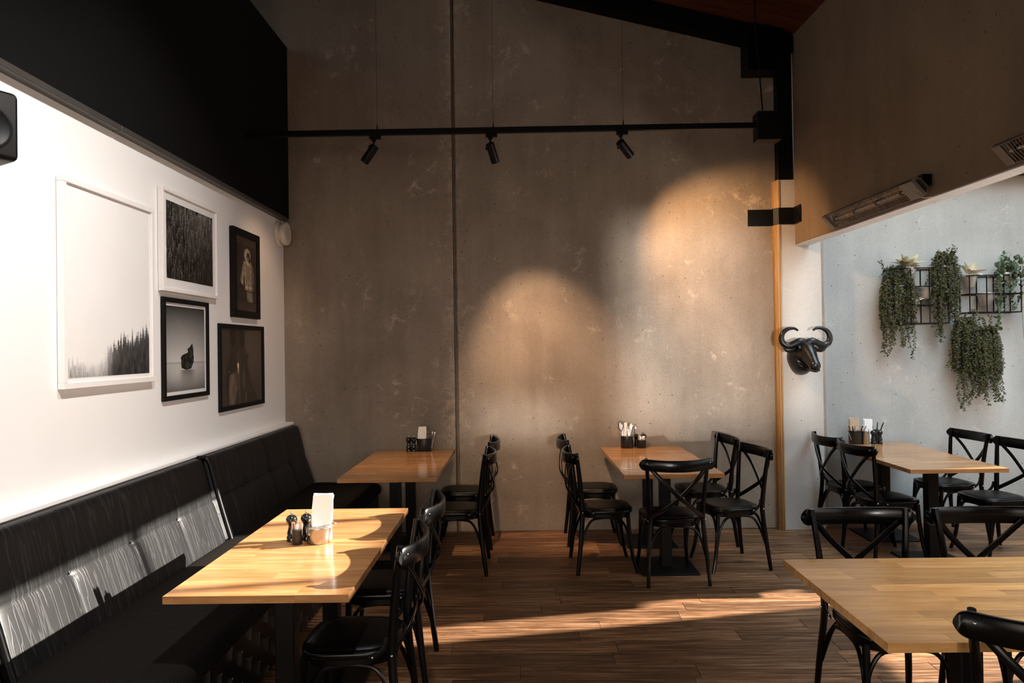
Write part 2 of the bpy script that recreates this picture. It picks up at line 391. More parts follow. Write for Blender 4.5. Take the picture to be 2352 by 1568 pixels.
# courtyard: dark beam along its wall, unseen fence added to mask the sun, gaps and posts shaped for its patches
tag(MB().box(2.75, 5.3, 6.34, 6.458, 3.215, 3.42).build('courtyard_beam', M['steel_black'], smooth=False, bev=.004),
    'dark beam along the top of the grey courtyard wall behind the lintel', 'beam')
fw = MB()
for y0, y1, z0, z1 in ((-3.3, 4.18, 0, 3.0), (4.18, 4.62, 1.62, 3.0), (4.18, 4.62, 0, .8), (4.62, 5.26, 0, 3.0), (5.26, 5.50, 2.72, 3.0), (5.26, 5.50, 0, 1.50), (5.50, 5.60, 0, 1.60), (5.50, 5.60, 2.05, 3.0), (5.60, 6.9, 0, 3.0), (-3.3, 6.06, 3.0, 3.36), (6.06, 6.9, 3.0, 5.2),
                       (5.08, 5.14, 3.0, 5.2), (4.09, 4.15, 3.0, 5.2), (3.10, 3.16, 3.0, 5.2), (2.11, 2.17, 3.0, 5.2)):
    fw.box(6.0, 6.08, y0, y1, z0, z1)
struct('wall_garden', fw, M['concrete_lintel'], smooth=False)

# ------------------------------------------------------------------ bench along the white wall
struct('trim_2', MB().box(-2.18, -2.093, .2, D-.004, 1.003, 1.031), M['white_paint'], smooth=False, bev=.006)
def bench():
    t = thing('banquette', 'long black leather banquette with tufted back along the white wall', 'bench', (-1.7, 3.4, 0))
    O = Vector((-1.7, 3.4, 0))
    # back profile, s from seat to top: (x, z)
    prof = [(-1.885, .40), (-1.885, .47), (-1.93, .62), (-1.975, .78), (-2.012, .93), (-2.022, .965), (-2.035, .990), (-2.055, 1.003), (-2.10, 1.003)]
    def back(y0, y1, ncol, name):
        ny, nz = int((y1-y0)/.011), 46
        cp = cr([(x, 0, z) for x, z in prof], 8); cum = [0]
        for i in range(1, len(cp)): cum.append(cum[-1]+(cp[i]-cp[i-1]).length)
        def P(s):
            d = s*cum[-1]
            for i in range(1, len(cp)):
                if cum[i] >= d-1e-9:
                    f = (d-cum[i-1])/max(1e-9, cum[i]-cum[i-1]); tg = (cp[i]-cp[i-1]).normalized(); return cp[i-1].lerp(cp[i], f), tg
            return cp[-1], tg
        sm = .50      # horizontal seam
        v = []; f = []
        for j in range(nz+1):
            s = j/nz; p, tg = P(s); nrm = Vector((tg.z, 0, -tg.x))
            if nrm.x < 0 and nrm.z < .2: nrm = -nrm
            for i in range(ny+1):
                y = y0+(y1-y0)*i/ny; u = (y-y0)/(y1-y0)*ncol; du = abs(u-round(u))/ncol*(y1-y0)
                inner = 0 < round(u) < ncol; ds = abs(s-sm)*cum[-1]
                d = .0
                edge = min(y-y0, y1-y); d -= .030*math.exp(-(edge/.03)**1.3)
                d -= .006*math.exp(-(ds/.008)**1.2)+.004*math.exp(-(ds/.07)**2)
                if inner:
                    d -= .004*math.exp(-(du/.007)**1.2)+.003*math.exp(-(du/.06)**2)
                    rr = math.hypot(du, ds); d -= .013*math.exp(-(rr/.030)**1.1)
                if s > .86: d *= max(0, (1-s)/.14)
                q = p+nrm*d
                v.append((q.x-O.x, y-O.y, q.z))
        for j in range(nz):
            for i in range(ny):
                a = j*(ny+1)+i; f.append((a, a+1, a+ny+2, a+ny+1))
        mb = MB().add(v, f)
        o = mb.build(name, M['leather'], t, angle=80)
        # body behind the padding closes the upholstery at both ends
        poly = [(x-O.x, z) for x, z in prof]+[(-2.142-O.x, 1.0), (-2.142-O.x, .40)]
        mb2 = MB(); mb2.loft([[(max(x-.05, -.445) if x > -.42 else x, y-O.y, z-.014) for x, z in poly] for y in (y0+.012, y1-.012)])
        mb2.build('back_board', M['seat_black'], t)
        for c in range(1, ncol):
            yy = y0+(y1-y0)*c/ncol; p, tg = P(sm)
            MB().lathe([(.001, .006), (.007, .005), (.010, .001), (.010, -.004)], 10, T(p.x-.022-O.x, yy-O.y, p.z) @ RY(R(78))).build('button', M['leather'], t)
    back(.62, 2.52, 4, 'backrest'); back(2.525, 4.425, 4, 'backrest'); back(4.44, 6.335, 4, 'backrest')
    pp = cr([(x+.012, 0, z) for x, z in prof[1:]], 5)
    for y in (2.522, 4.432):
        MB().tube([(p.x-O.x, y-O.y, p.z-.002) for p in pp], .015, 10).build('piping', M['seat_black'], t)
    # ribbed seat with a rounded front edge
    sp = [(-1.90, .40), (-1.90, .478), (-1.60, .480), (-1.36, .474), (-1.305, .462), (-1.283, .440), (-1.278, .415), (-1.285, .385), (-1.30, .37)]
    sp = cr([(x, 0, z) for x, z in sp], 5)
    for y0, y1 in ((.62, 2.30), (2.305, 6.335)):
        mb = MB(); ys = np.linspace(y0, y1, 60)
        rings = []
        for y in ys:
            e = min(y-y0, y1-y); k = .018*math.exp(-(e/.02)**1.2)
            rings.append([(p.x-O.x-(k if p.x > -1.4 else 0), y-O.y, p.z-k) for p in sp]+[(-1.90-O.x, y-O.y, .37)])
        mb.loft(rings); mb.build('seat', M['cord'], t, angle=60)
    MB().box(-2.14-O.x, -1.318-O.x, .62-O.y, 6.335-O.y, .03, .37).box(-2.13-O.x, -1.36-O.x, .64-O.y, 6.32-O.y, 0, .03).build('base', M['seat_black'], t, smooth=False, bev=.003)
    # staggered bright bars added over the base front as glints of slot edges
    me = MB().box(-.004, .004, -.002, .002, -.031, .031).mesh('pin', M['chrome'], smooth=False)
    tip = MB().lathe([(.0012, -.003), (.0045, -.001), (.0045, .002), (.002, .004)], 8).mesh('pin_head', M['chrome'])
    for r in range(5):
        z = .345-.0725*r
        y = 2.20+(.1085 if r % 2 else 0)+.024
        while y < 4.6:
            o = link('pin', me, t, (-1.314-O.x, y-O.y, z-.015)); link('pin_head', tip, o, (.0035, 0, .032))
            y += .217
bench()

# ------------------------------------------------------------------ tables
def table(name, label, x0, x1, y0, y1, mat, feet, rows, seed, group=None, alongx=True, dz=0):
    cx, cy = (x0+x1)/2, (y0+y1)/2; t = thing(name, label, 'table', (cx, cy, 0), 0, group)
    w, l = (x1-x0)/2-.0015, (y1-y0)/2-.0015; zt = .765+dz; th = .030
    tp = MB().box(-w+.003, w-.003, -l+.003, l-.003, zt-th+.002, zt-.003).build('tabletop', mat, t, smooth=False)
    rnd = random.Random(seed); n = rows; ys = [-l+2*l*i/n for i in range(n+1)]
    for i in range(n):
        cuts = [-w, w]
        if w > .5: cuts = [-w]+sorted(rnd.uniform(-w+.15+.45*q, -w+.45+.45*q) for q in range(int(2*w/.46)-0) if -w+.45+.45*q < w-.1)+[w]
        elif rnd.random() < .6: cuts = [-w, rnd.uniform(-w*.6, w*.6), w]
        for a, b in zip(cuts, cuts[1:]):
            hx, hy = (b-a)/2, (ys[i+1]-ys[i])/2
            MB().box(-hx+.0001, hx-.0001, -hy+.0001, hy-.0001, -th, 0).build('stave', mat, tp, ((a+b)/2, (ys[i]+ys[i+1])/2, zt), smooth=False, bev=.0006)
    for fx, fy in feet:
        MB().box(fx-cx-.04, fx-cx+.04, fy-cy-.04, fy-cy+.04, .012, zt-th-.006).build('column', M['steel_black'], t, smooth=False, bev=.004)
        MB().box(fx-cx-.21, fx-cx+.21, fy-cy-.21, fy-cy+.21, 0, .014).build('base_plate', M['steel_black'], t, smooth=False, bev=.004)
        MB().box(fx-cx-.17, fx-cx+.17, fy-cy-.17, fy-cy+.17, zt-th-.008, zt-th).build('top_plate', M['steel_black'], t, smooth=False, bev=.002)
    return t
def pair(x0, x1, y0, y1, l1, l2, seed, dx=0, mat=None, dz=0):
    ym = (y0+y1)/2; xm = (x0+x1)/2; mat = mat or M['table']
    table('dining_table', l1, x0, x1, y0, ym-.001, mat, [(xm, (y0+ym)/2)], 8, seed, 'paired square dining tables')
    table('dining_table', l2, x0+dx, x1+dx, ym+.001, y1, mat, [(xm+dx, (y1+ym)/2)], 8, seed+1, 'paired square dining tables', dz=dz)
pair(-1.360, -.653, 2.587, 3.990, 'sunlit square wooden table beside the bench, nearest half with empty top',
     'sunlit square wooden table beside the bench, half carrying the bucket of napkins', 1, -.004)
pair(-1.318, -.606, 4.912, 6.305, 'shaded square wooden table by the end of the bench, front half',
     'shaded square wooden table in the left corner against the wall, with black tin', 21, .003)
pair(.727, 1.446, 4.925, 6.31, 'square wooden table in the middle of the room, front half behind the backward chair',
     'square wooden table in the middle against the wall, half with cutlery tins', 41, -.004)
pair(2.79, 3.497, 4.99, 6.42, 'square wooden table in the courtyard bay, front half with sunlit front edge',
     'square wooden table under the hanging plants, half with mills and napkins', 61, .012, M['table'])
table('large_table', 'large pale butcher-block table in the right foreground', 1.105, 2.62, 2.118, 2.955, M['table_pale'], [(1.60, 2.53), (2.14, 2.53)], 13, 90)

# ------------------------------------------------------------------ cross-back chairs
def make_chair(label, group):
    t = thing('cross_back_chair', label, 'chair', (0, 0, 0), 0, group); L = M['lacquer']
    for s in (-1, 1):
        p = cr([(s*.218, -.222, 0), (s*.207, -.198, .20), (s*.190, -.178, .42), (s*.190, -.180, .52), (s*.200, -.194, .68), (s*.214, -.212, .83), (s*.220, -.222, .897)], 5)
        MB().tube(p, [.0125+.004*math.sin(math.pi*min(1, i/len(p)*1.15)) for i in range(len(p))], 8, 1.15, (0, 1, 0)).build('back_post', L, t)
        p = cr([(s*.168, .165, .43), (s*.172, .176, .28), (s*.182, .195, .12), (s*.199, .226, 0)], 5)
        MB().tube(p, [.0165, .0125], 8).build('leg', L, t)
    # bent top rail, wrapped round the back of the posts
    pts, hw = [], []
    for i in range(33):
        x = .2665*math.sin(math.pi/2*(i/16-1)); y = -.293+.050*(x/.215)**2; e = max(0, (abs(x)-.228)/.0385)
        pts.append((x, y, .848+.010*(x/.26)**2)); hw.append(max(.006, .0400*math.sqrt(max(0, 1-e*e))))
    MB().strip(pts, (0, 0, 1), hw, .0105).build('top_rail', L, t)
    for s in (-1, 1):
        p = cr([(s*.196, -.236, .832), (s*.120, -.262, .745), (s*.0, -.268+.010*s, .628), (-s*.100, -.238, .545), (-s*.186, -.190, .478)], 5)
        wv = []
        for i in range(len(p)):
            d = p[min(i+1, len(p)-1)]-p[max(i-1, 0)]; wv.append((-d.z, 0, d.x))
        MB().strip(p, wv, .0145, .004).build('cross_strap', L, t)
    def outline(k, n=40):
        o = []
        for i in range(n):
            a = 2*math.pi*i/n; c, s_ = math.cos(a), math.sin(a); e = 2/3.4
            x = math.copysign(abs(c)**e, c); y = math.copysign(abs(s_)**e, s_)
            wx = .188+.022*(y*.5+.5)
            o.append(((wx-k)*x, .012+(.206-k)*y))
        return o
    o0, o1 = outline(.004), outline(0)
    MB().loft([[(x, y, .436) for x, y in o0], [(x, y, .440) for x, y in o1], [(x, y, .458) for x, y in o1], [(x, y, .463) for x, y in o0]]).build('seat', L, t, angle=60)
    i0, i1, i2 = outline(.030), outline(.036), outline(.06)
    MB().loft([[(x, y, .460) for x, y in i0], [(x, y, .469) for x, y in i1], [(x, y, .474) for x, y in i2], [(x*.4, y*.4, .475) for x, y in i2]]).build('seat_pad', M['seat_black'], t, angle=60)
    f0 = outline(.016)
    MB().loft([[(x, y, .405) for x, y in f0], [(x, y, .437) for x, y in f0]]).build('seat_frame', L, t)
    MB().tube(cr([(-.180, .188, .20), (-.168, .182, .30), (-.125, .178, .382), (-.06, .176, .404), (.06, .176, .404), (.125, .178, .382), (.168, .182, .30), (.180, .188, .20)], 5), .0095, 8).build('brace', L, t)
    MB().tube(cr([(-.205, -.196, .20), (-.180, -.184, .30), (-.130, -.172, .382), (-.06, -.168, .404), (.06, -.168, .404), (.130, -.172, .382), (.180, -.184, .30), (.205, -.196, .20)], 5), .0095, 8).build('brace', L, t)
    for s in (-1, 1):
        MB().tube(cr([(s*.182, .180, .20), (s*.178, .160, .30), (s*.176, .115, .382), (s*.174, .05, .404), (s*.172, -.05, .404), (s*.174, -.115, .382), (s*.184, -.160, .30), (s*.202, -.190, .20)], 5), .0095, 8).build('brace', L, t)
        MB().strip(cr([(s*.196, -.160, .528), (s*.198, -.150, .488), (s*.200, -.120, .455), (s*.201, -.085, .442)], 4), (s*.25, 1, .6), .011, .002).build('corner_bracket', M['steel_black'], t)
        for x, y, z in ((s*.222, -.250, .866), (s*.205, -.178, .455), (s*.203, -.100, .448)):
            MB().lathe([(.001, .0045), (.0042, .003), (.0058, 0), (.0058, -.004)], 8, T(x, y, z) @ (RX(R(90)) if z > .8 else RY(R(90*s)))).build('rivet', M['chrome'], t)
    return t
CH = []
def chair(bx, by, face, label, group):
    # (bx, by): middle of the back posts; face: heading of the seat
    fx, fy = math.cos(R(face)), math.sin(R(face)); loc = (bx+.222*fx, by+.222*fy, 0); rz = R(face-90)
    if not CH:
        c = make_chair(label, group); c.location = loc; c.rotation_euler = (0, 0, rz); CH.append(c); return c
    return dup(CH[0], loc, rz, label, group)
G = 'black cross-back chairs'
chair(-.487, 2.970, 180, 'black cross-back chair at the sunlit table, the one nearer the viewer', G)
chair(-.487, 3.635, 180, 'black cross-back chair at the sunlit table, the one farther from the viewer', G)
chair(-.270, 5.320, 180, 'black cross-back chair at the left corner table, the one farther from the wall', G)
chair(-.262, 5.985, 180, 'black cross-back chair at the left corner table, the one against the wall', G)
chair(.393, 5.315, 3, 'black cross-back chair on the left of the middle table, nearer the viewer', G)
chair(.388, 6.040, 0, 'black cross-back chair on the left of the middle table, close to the wall', G)
chair(1.088, 4.828, 94, 'black cross-back chair with its back to the viewer at the middle table', G)
chair(1.805, 5.375, 190, 'black cross-back chair on the right of the middle table, nearer the viewer', G)
chair(1.775, 5.985, 184, 'black cross-back chair on the right of the middle table, close to the wall', G)
chair(2.640, 5.480, 6, 'black cross-back chair on the left of the courtyard table, with seat pulled out', G)
chair(2.640, 5.985, 4, 'black cross-back chair under the bull head by the concrete pier', G)
chair(3.925, 6.095, 185, 'black cross-back chair on the right of the courtyard table, close to the wall', G)
chair(3.955, 5.525, 186, 'black cross-back chair cut by the right frame edge at the courtyard table', G)
chair(1.590, 3.285, 270, 'black cross-back chair behind the large pale table, left one of two', G)
chair(2.165, 3.275, 270, 'black cross-back chair behind the large pale table, right one of two', G)
chair(1.525, 1.990, 77, 'black cross-back chair in the right foreground corner, in front of the pale table', G)

# ------------------------------------------------------------------ pictures on the white wall
def grid_uv(nu, nv):
    u, v = np.meshgrid((np.arange(nu)+.5)/nu, (np.arange(nv)+.5)/nv); return u, v
def inpoly(u, v, poly):
    r = np.zeros(u.shape, bool); n = len(poly)
    for i in range(n):
        x0, y0 = poly[i]; x1, y1 = poly[(i+1) % n]
        c = ((y0 > v) != (y1 > v)) & (u < (x1-x0)*(v-y0)/((y1-y0) if y1 != y0 else 1e-9)+x0); r ^= c
    return r
def vnoise(u, v, sx, sy, seed):
    rg = np.random.RandomState(seed); g = rg.rand(int(sy)+3, int(sx)+3); x, y = u*sx, v*sy; i, j = x.astype(int), y.astype(int); fx, fy = x-i, y-j
    fx = fx*fx*(3-2*fx); fy = fy*fy*(3-2*fy)
    return (g[j, i]*(1-fx)+g[j, i+1]*fx)*(1-fy)+(g[j+1, i]*(1-fx)+g[j+1, i+1]*fx)*fy
def blur(a, k):
    for _ in range(k):
        p = np.pad(a, 1, 'edge'); a = (p[1:-1, 1:-1]*2+p[:-2, 1:-1]+p[2:, 1:-1]+p[1:-1, :-2]+p[1:-1, 2:])/6
    return a
def tree(img, u, v, tex, u0, v0, h, w, tone, rg, hl=0):
    # conifer: tip at (u0, v0), height h, stepped branches; hl is the light caught by its upper left side
    k = (v-v0)/h; ph = rg.rand(); st = (k*8+ph) % 1
    half = w*np.clip(k, 0, 1)**.85*(.55+.65*st)+w*.04; m = (k > 0) & (k < 1) & (np.abs(u-u0) < half)
    if hl:
        lit = np.clip(1.05-k, 0, 1)*np.clip(.65-.5*(u-u0)/np.maximum(half, 1e-6), .1, 1.2)*tex*(.5+.8*(1-st))
        img[m] = (tone+hl*lit)[m]
    else: img[m] = tone if not isinstance(tone, np.ndarray) else tone[m]
def art_fog():
    u, v = grid_uv(220, 300); img = .83+.03*vnoise(u, v, 3, 4, 1)-.02*v; rg = np.random.RandomState(5)
    tex = vnoise(u, v, 60, 40, 21)
    fog = .62*np.exp(-(((u-.26)/.17)**2+((v-.86)/.085)**2))
    tl = np.interp(u, [0, .08, .2, .32, .42, .52, .65, .8, .9, 1], [.895, .88, .865, .885, .862, .80, .765, .74, .725, .70])+.045
    bk = np.clip((v-tl)/.05, 0, 1); img = img*(1-bk)+bk*(.03+fog+.05*tex)
    for layer in range(5):
        for _ in range(95):
            x = rg.rand(); top = np.interp(x, [0, .08, .2, .32, .42, .52, .65, .8, .9, 1], [.895, .88, .865, .885, .862, .80, .765, .74, .725, .70])+layer*.048+rg.rand()**2*.05-.022*(rg.rand() < .12)
            depth = (4-layer)/4; d = .012+.03*rg.rand()+(.16 if x < .5 else .035)*depth
            far = np.clip(d+fog+(.30*depth if x < .45 else 0), 0, .8)+.03*(tex-.5)
            tree(img, u, v, tex, x, top, .11+.05*rg.rand(), .013+.008*rg.rand(), far, rg)
    fogm = np.exp(-(((u-.26)/.13)**2+((v-.865)/.055)**2)); img = img*(1-.75*fogm)+.80*.75*fogm
    img = blur(img, 1); return np.stack([img, img*.985, img*.965], -1)
def art_forest():
    u, v = grid_uv(260, 200); img = .012+0*u; rg = np.random.RandomState(9); tex = vnoise(u, v, 110, 90, 31)*1.3
    for layer in range(22):
        y = -.10+layer*.052
        for _ in range(26):
            x = rg.rand()*1.06-.03; haze = max(0, .055*(1-abs(x-.75)*1.4))*max(0, 1-y*1.7)
            tree(img, u, v, tex, x, y+rg.rand()*.05, .17+.07*rg.rand(), .030+.014*rg.rand(), .006+.006*rg.rand()+haze, rg, (.10+.16*rg.rand())*(1-.45*max(0, y)*(.4+x)))
    img = .17*(np.clip(blur(img, 1), 0, 1)/.13)**1.7; return np.stack([img*1.08, img, img*.90], -1)
def art_rock():
    u, v = grid_uv(110, 150)
    sky = .035+.60*np.clip(v/.66, 0, 1)**1.15; sea = .52-.38*np.clip((v-.67)/.33, 0, 1)**1.5+.10*np.exp(-((u-.35)/.3)**2)*np.exp(-((v-.80)/.1)**2)
    img = np.where(v < .668, sky, sea); img *= 1-.35*((u-.5)/.6)**2
    img[np.abs(v-.668) < .006] *= .55
    rock = [(.365, .60), (.40, .575), (.55, .545), (.535, .50), (.60, .475), (.66, .43), (.69, .50), (.70, .66), (.63, .74), (.52, .757), (.38, .73)]
    refl = np.exp(-((u-.53)/.17)**4)*np.clip(1-(v-.755)/.20, 0, 1)*(v > .755); img = img*(1-.75*refl)
    img = blur(img, 2); m = inpoly(u, v, rock); img[m] = .006+.03*(vnoise(u, v, 22, 30, 3)[m] > .62)
    return np.stack([img*1.02, img, img*.96], -1)
def art_figure():
    u, v = grid_uv(90, 150); bg = .014+.006*vnoise(u, v, 6, 6, 2); a = np.zeros(u.shape)
    # figure in a pale hooded coat, hands together
    body = [(.36, .275), (.30, .37), (.20, .56), (.17, .64), (.24, .69), (.34, .72), (.33, .58), (.38, .52), (.42, .80), (.50, .80), (.53, .99), (.88, .99), (.86, .82), (.92, .74), (.93, .52), (.88, .36), (.72, .27), (.62, .33), (.50, .33)]
    m = inpoly(u, v, body); folds = .5+.5*np.sin(u*46+3*np.sin(v*9)+vnoise(u, v, 5, 12, 4)*4)
    a[m] = (.16+.30*folds*vnoise(u, v, 8, 20, 6))[m]
    hood = ((u-.55)/.17)**2+((v-.17)/.115)**2 < 1; a[hood] = .34
    face = ((u-.60)/.095)**2+((v-.20)/.085)**2 < 1; a[face] = .03
    chin = ((u-.57)/.05)**2+((v-.245)/.05)**2 < 1; a[chin] = .16
    coll = inpoly(u, v, [(.46, .25), (.66, .30), (.62, .36), (.44, .31)]); a[coll] = .40
    belt = m & (np.abs(v-.775-.05*u) < .012); a[belt] = .03
    hands = (((u-.52)/.09)**2+((v-.73)/.03)**2 < 1) | (((u-.70)/.10)**2+((v-.735)/.03)**2 < 1); a[hands] = .42
    a[m & (np.abs(u-.60) < .012) & (v > .36)] *= .3
    a[m & (u > .80)] *= .4
    a = blur(a, 1)[..., None]*np.array([1, .82, .60]); return np.maximum(bg[..., None]*np.array([1.25, .9, .62]), a)
def art_horse():
    u, v = grid_uv(120, 130); bg = .026+.022*np.exp(-((u-.75)**2+(v-.35)**2)/.12); a = bg.copy()
    neck = inpoly(u, v, [(.20, .0), (.24, .18), (.20, .36), (.12, .52), (.10, .70), (.14, 1.0), (.90, 1.0), (.72, .72), (.62, .45), (.66, .34), (.56, .28), (.55, 0)])
    a[neck] = (.011+.010*vnoise(u, v, 30, 4, 5))[neck]
    ear1 = inpoly(u, v, [(.20, 0), (.33, 0), (.34, .16), (.28, .24), (.22, .20)]); ear2 = inpoly(u, v, [(.42, 0), (.55, 0), (.56, .2), (.48, .25), (.42, .14)]); a[ear1 | ear2] = .006
    nose = inpoly(u, v, [(.20, .60), (.32, .58), (.36, .80), (.30, 1.0), (.18, 1.0), (.17, .80)]); a[nose] = (.03+.075*vnoise(u, v, 40, 6, 8))[nose]
    str_ = neck & (vnoise(u, v, 26, 3, 11) > .62) & (u > .32) & (u < .62) & (v > .3); a[str_] += .022
    a = blur(a, 5); star = inpoly(u, v, [(.365, .47), (.39, .44), (.41, .47), (.402, .53), (.395, .60), (.382, .53)]); a[star] = .40
    eye = ((u-.19)/.020)**2+((v-.57)/.024)**2 < 1; a[eye] = .004; gl = ((u-.185)/.008)**2+((v-.56)/.008)**2 < 1; a[gl] = .25; a = blur(a, 1)
    return a[..., None]*np.array([1.25, .92, .68])*1.7
def print_mesh(img, w, h):
    nv, nu, _ = img.shape; v = [(0, -w/2+w*i/nu, h/2-h*j/nv) for j in range(nv+1) for i in range(nu+1)]
    f = [(j*(nu+1)+i, (j+1)*(nu+1)+i, (j+1)*(nu+1)+i+1, j*(nu+1)+i+1) for j in range(nv) for i in range(nu)]
    me = bpy.data.meshes.new('print'); me.from_pydata(v, [], f)
    at = me.color_attributes.new('ink', 'FLOAT_COLOR', 'CORNER'); c = np.ones((nv*nu, 4, 4), np.float32); c[..., :3] = img.reshape(-1, 1, 3)
    at.data.foreach_set('color', c.ravel()); me.materials.append(M['print']); return me
def picture(label, y0, y1, z0, z1, fr, depth, art, ar, fmat, mmat, tilt=0, ledge=None):
    cy, cz = (y0+y1)/2, (z0+z1)/2; w, h = y1-y0, z1-z0
    t = thing('picture_frame', label, 'picture', (-2.1715, cy, cz), 0, 'framed black and white photographs'); t.rotation_euler = (R(tilt), 0, 0)
    mb = MB()
    for a, b, c, d in ((-w/2, w/2, h/2-fr, h/2), (-w/2, w/2, -h/2, -h/2+fr), (-w/2, -w/2+fr, -h/2+fr, h/2-fr), (w/2-fr, w/2, -h/2+fr, h/2-fr)):
        mb.box(.002, depth, a, b, c, d)
    mb.build('frame', fmat, t, smooth=False, bev=.002)
    MB().box(.003, depth-.013, -w/2+fr*.9, w/2-fr*.9, -h/2+fr*.9, h/2-fr*.9).build('mat_board', mmat, t, smooth=False)
    ay0, ay1, az0, az1 = ar
    link('print', print_mesh(art, ay1-ay0, az1-az0), t, (depth-.0122, (ay0+ay1)/2-cy, (az0+az1)/2-cz))
    MB().box(depth-.008, depth-.006, -w/2+fr*.95, w/2-fr*.95, -h/2+fr*.95, h/2-fr*.95).build('glass', M['glass'], t, smooth=False)
M['matb'] = plain('white_mat', (.83, .82, .81), .8, spec=.2, var=.02)
M['matd'] = plain('brown_mat', (.028, .018, .011), .8, spec=.2, var=.1)
M['fwhite'] = plain('white_frame', (.82, .79, .77), .45, var=.04, scale=15)
M['fblack'] = plain('black_frame', (.004, .004, .0042), .42, spec=.15, var=.3)
picture('large white framed photograph of misty forest, biggest on the wall', 3.212, 4.028, 1.516, 2.53, .030, .034, art_fog(), (3.252, 3.978, 1.567, 2.49), M['fwhite'], M['matb'])
picture('white framed photograph of dense dark conifers, under the bulkhead', 4.122, 4.886, 2.058, 2.693, .024, .034, art_forest(), (4.186, 4.820, 2.141, 2.621), M['fwhite'], M['matb'])
picture('black framed photograph of a lone sea rock, lower middle', 4.146, 4.758, 1.386, 2.024, .030, .022, art_rock(), (4.185, 4.707, 1.438, 1.975), M['fblack'], M['matb'])
picture('black framed brown photograph of a standing hooded figure, top right', 5.150, 5.672, 1.946, 2.632, .055, .036, art_figure(), (5.235, 5.600, 2.07, 2.52), M['fblack'], M['matd'])
picture('black framed brown photograph of a horse head, lower right', 4.930, 5.790, 1.247, 1.890, .034, .020, art_horse(), (4.972, 5.748, 1.285, 1.852), M['fblack'], M['matd'])
def speaker():
    t = thing('wall_speaker', 'black wall speaker cut by the left frame edge under the bulkhead', 'speaker', (-2.075, 2.635, 2.575), R(-30))
    MB().box(-.10, .075, -.12, .105, -.135, .135).build('cabinet', M['steel_black'], t, bev=.022, seg=3)
    k = NT('speaker_cloth'); w = k.noise(k.coord(), 400, 2); k.bump(w, .4, .002); gm = k.set((.008, .007, .007), .6, spec=.3)
    MB().box(.074, .082, -.105, .09, -.12, .12).build('grille', gm, t, bev=.006, seg=2)
    MB().lathe([(.088, -.002), (.088, .003), (.080, .004), (.076, .001), (.02, .0005)], 28, T(.083, -.01, -.02) @ RY(R(90))).build('cone_ring', M['steel_black'], t)
    MB().box(-.15, -.095, -.03, .03, -.05, .05).build('mount', M['steel_black'], t, bev=.004, smooth=False)
speaker()
def siren():
    t = thing('wall_siren', 'round cream alarm sounder high in the corner of the white wall', 'alarm', (-2.1715, 6.205, 2.742)); t.rotation_euler = (0, R(90), 0)
    MB().lathe([(.02, 0), (.112, 0), (.116, .004), (.116, .022), (.108, .030), (.092, .034)], 36).build('base', M['cream'], t, angle=50)
    MB().lathe([(.092, .030), (.090, .044), (.098, .052), (.103, .060), (.103, .084), (.098, .090), (.080, .091), (.079, .086), (.062, .086), (.061, .090), (.01, .091)], 36).build('cover', M['cream'], t, angle=50)
    MB().lathe([(.001, .0905), (.060, .0905), (.060, .0925), (.001, .0935)], 30).build('lens', plain('siren_face', (.62, .58, .50), .5, var=.05), t)
siren()

# ------------------------------------------------------------------ track with spotlights, bracket, hanging box
RY0, RZ0 = 5.36, 3.378
def track():
    t = thing('track_rail', 'black lighting track hung across the room in front of concrete', 'rail', (0, RY0, RZ0))
    MB().box(-2.117, 1.857, -.0175, .0175, -.022, .022).build('rail', M['steel_black'], t, smooth=False, bev=.002)
    MB().box(1.855, 2.040, -.06, .06, -.125, .095).build('feed_box', M['steel_black'], t, smooth=False, bev=.004)
    MB().tube(cr([(1.915, 0, .09), (1.905, -.0, .25), (1.892, 0, .45), (1.872, 0, .75), (1.865, 0, 1.26)], 5), .006, 6).build('cable', M['steel_black'], t)
    for x in (-1.088, .832, -.18):
        zt = ceil_z(x)-RZ0
        MB().tube([(x, 0, .02), (x, 0, zt)], .0012, 5).build('hanging_wire', M['steel_black'], t)
        MB().lathe([(.006, 0), (.005, .018), (.0015, .05)], 8, T(x, 0, .021)).build('wire_gripper', M['steel_black'], t)
track()
def spot(x, d, label):
    # d: direction the head points to
    t = thing('track_spotlight', label, 'spotlight', (x, RY0, RZ0-.022), 0, 'black spotlights clipped to the track')
    K = M['steel_black']
    MB().box(-.035, .055, -.016, .016, -.030, .0).build('adapter', K, t, smooth=False, bev=.003)
    MB().lathe([(.017, -.03), (.017, -.046), (.007, -.052), (.007, -.092)], 12).build('stem', K, t)
    d = Vector(d).normalized(); q = Vector((0, 0, -1)).rotation_difference(d).to_matrix().to_4x4()
    c = Vector((0, 0, -.098))+d*.012
    Mx = T(*c) @ q
    MB().lathe([(.030, .032), (.034, .028), (.034, -.120), (.032, -.124), (.027, -.124), (.025, -.112), (.006, -.108)], 24, Mx).build('head', K, t)
    MB().box(-.005, .005, .0335, .0355, -.118, .026, Mx).build('trim_line', plain('spot_trim', (.09, .07, .05), .4), t, smooth=False)
    MB().lathe([(.009, -.006), (.010, .004), (.006, .008)], 10, Mx @ T(-.036, 0, 0) @ RY(R(-90))).build('pivot', K, t)
    em = NT('spot_lens'); em.p.inputs['Emission Color'].default_value = (1, .66, .35, 1); em.p.inputs['Emission Strength'].default_value = 3; em.set((.8, .7, .5), .3)
    MB().lathe([(.0005, -.1135), (.024, -.1135), (.024, -.1125), (.0005, -.1125)], 20, Mx).build('lens', em.m, t)
spot(-1.115, (-.62, .24, -.75), 'black track spotlight tilted to the left, over the corner table')
spot(-.205, (.27, .50, -.83), 'black track spotlight hanging nearly upright beside the wall joint')
spot(.812, (.66, .55, -.62), 'black track spotlight tilted to the right, over the middle table')
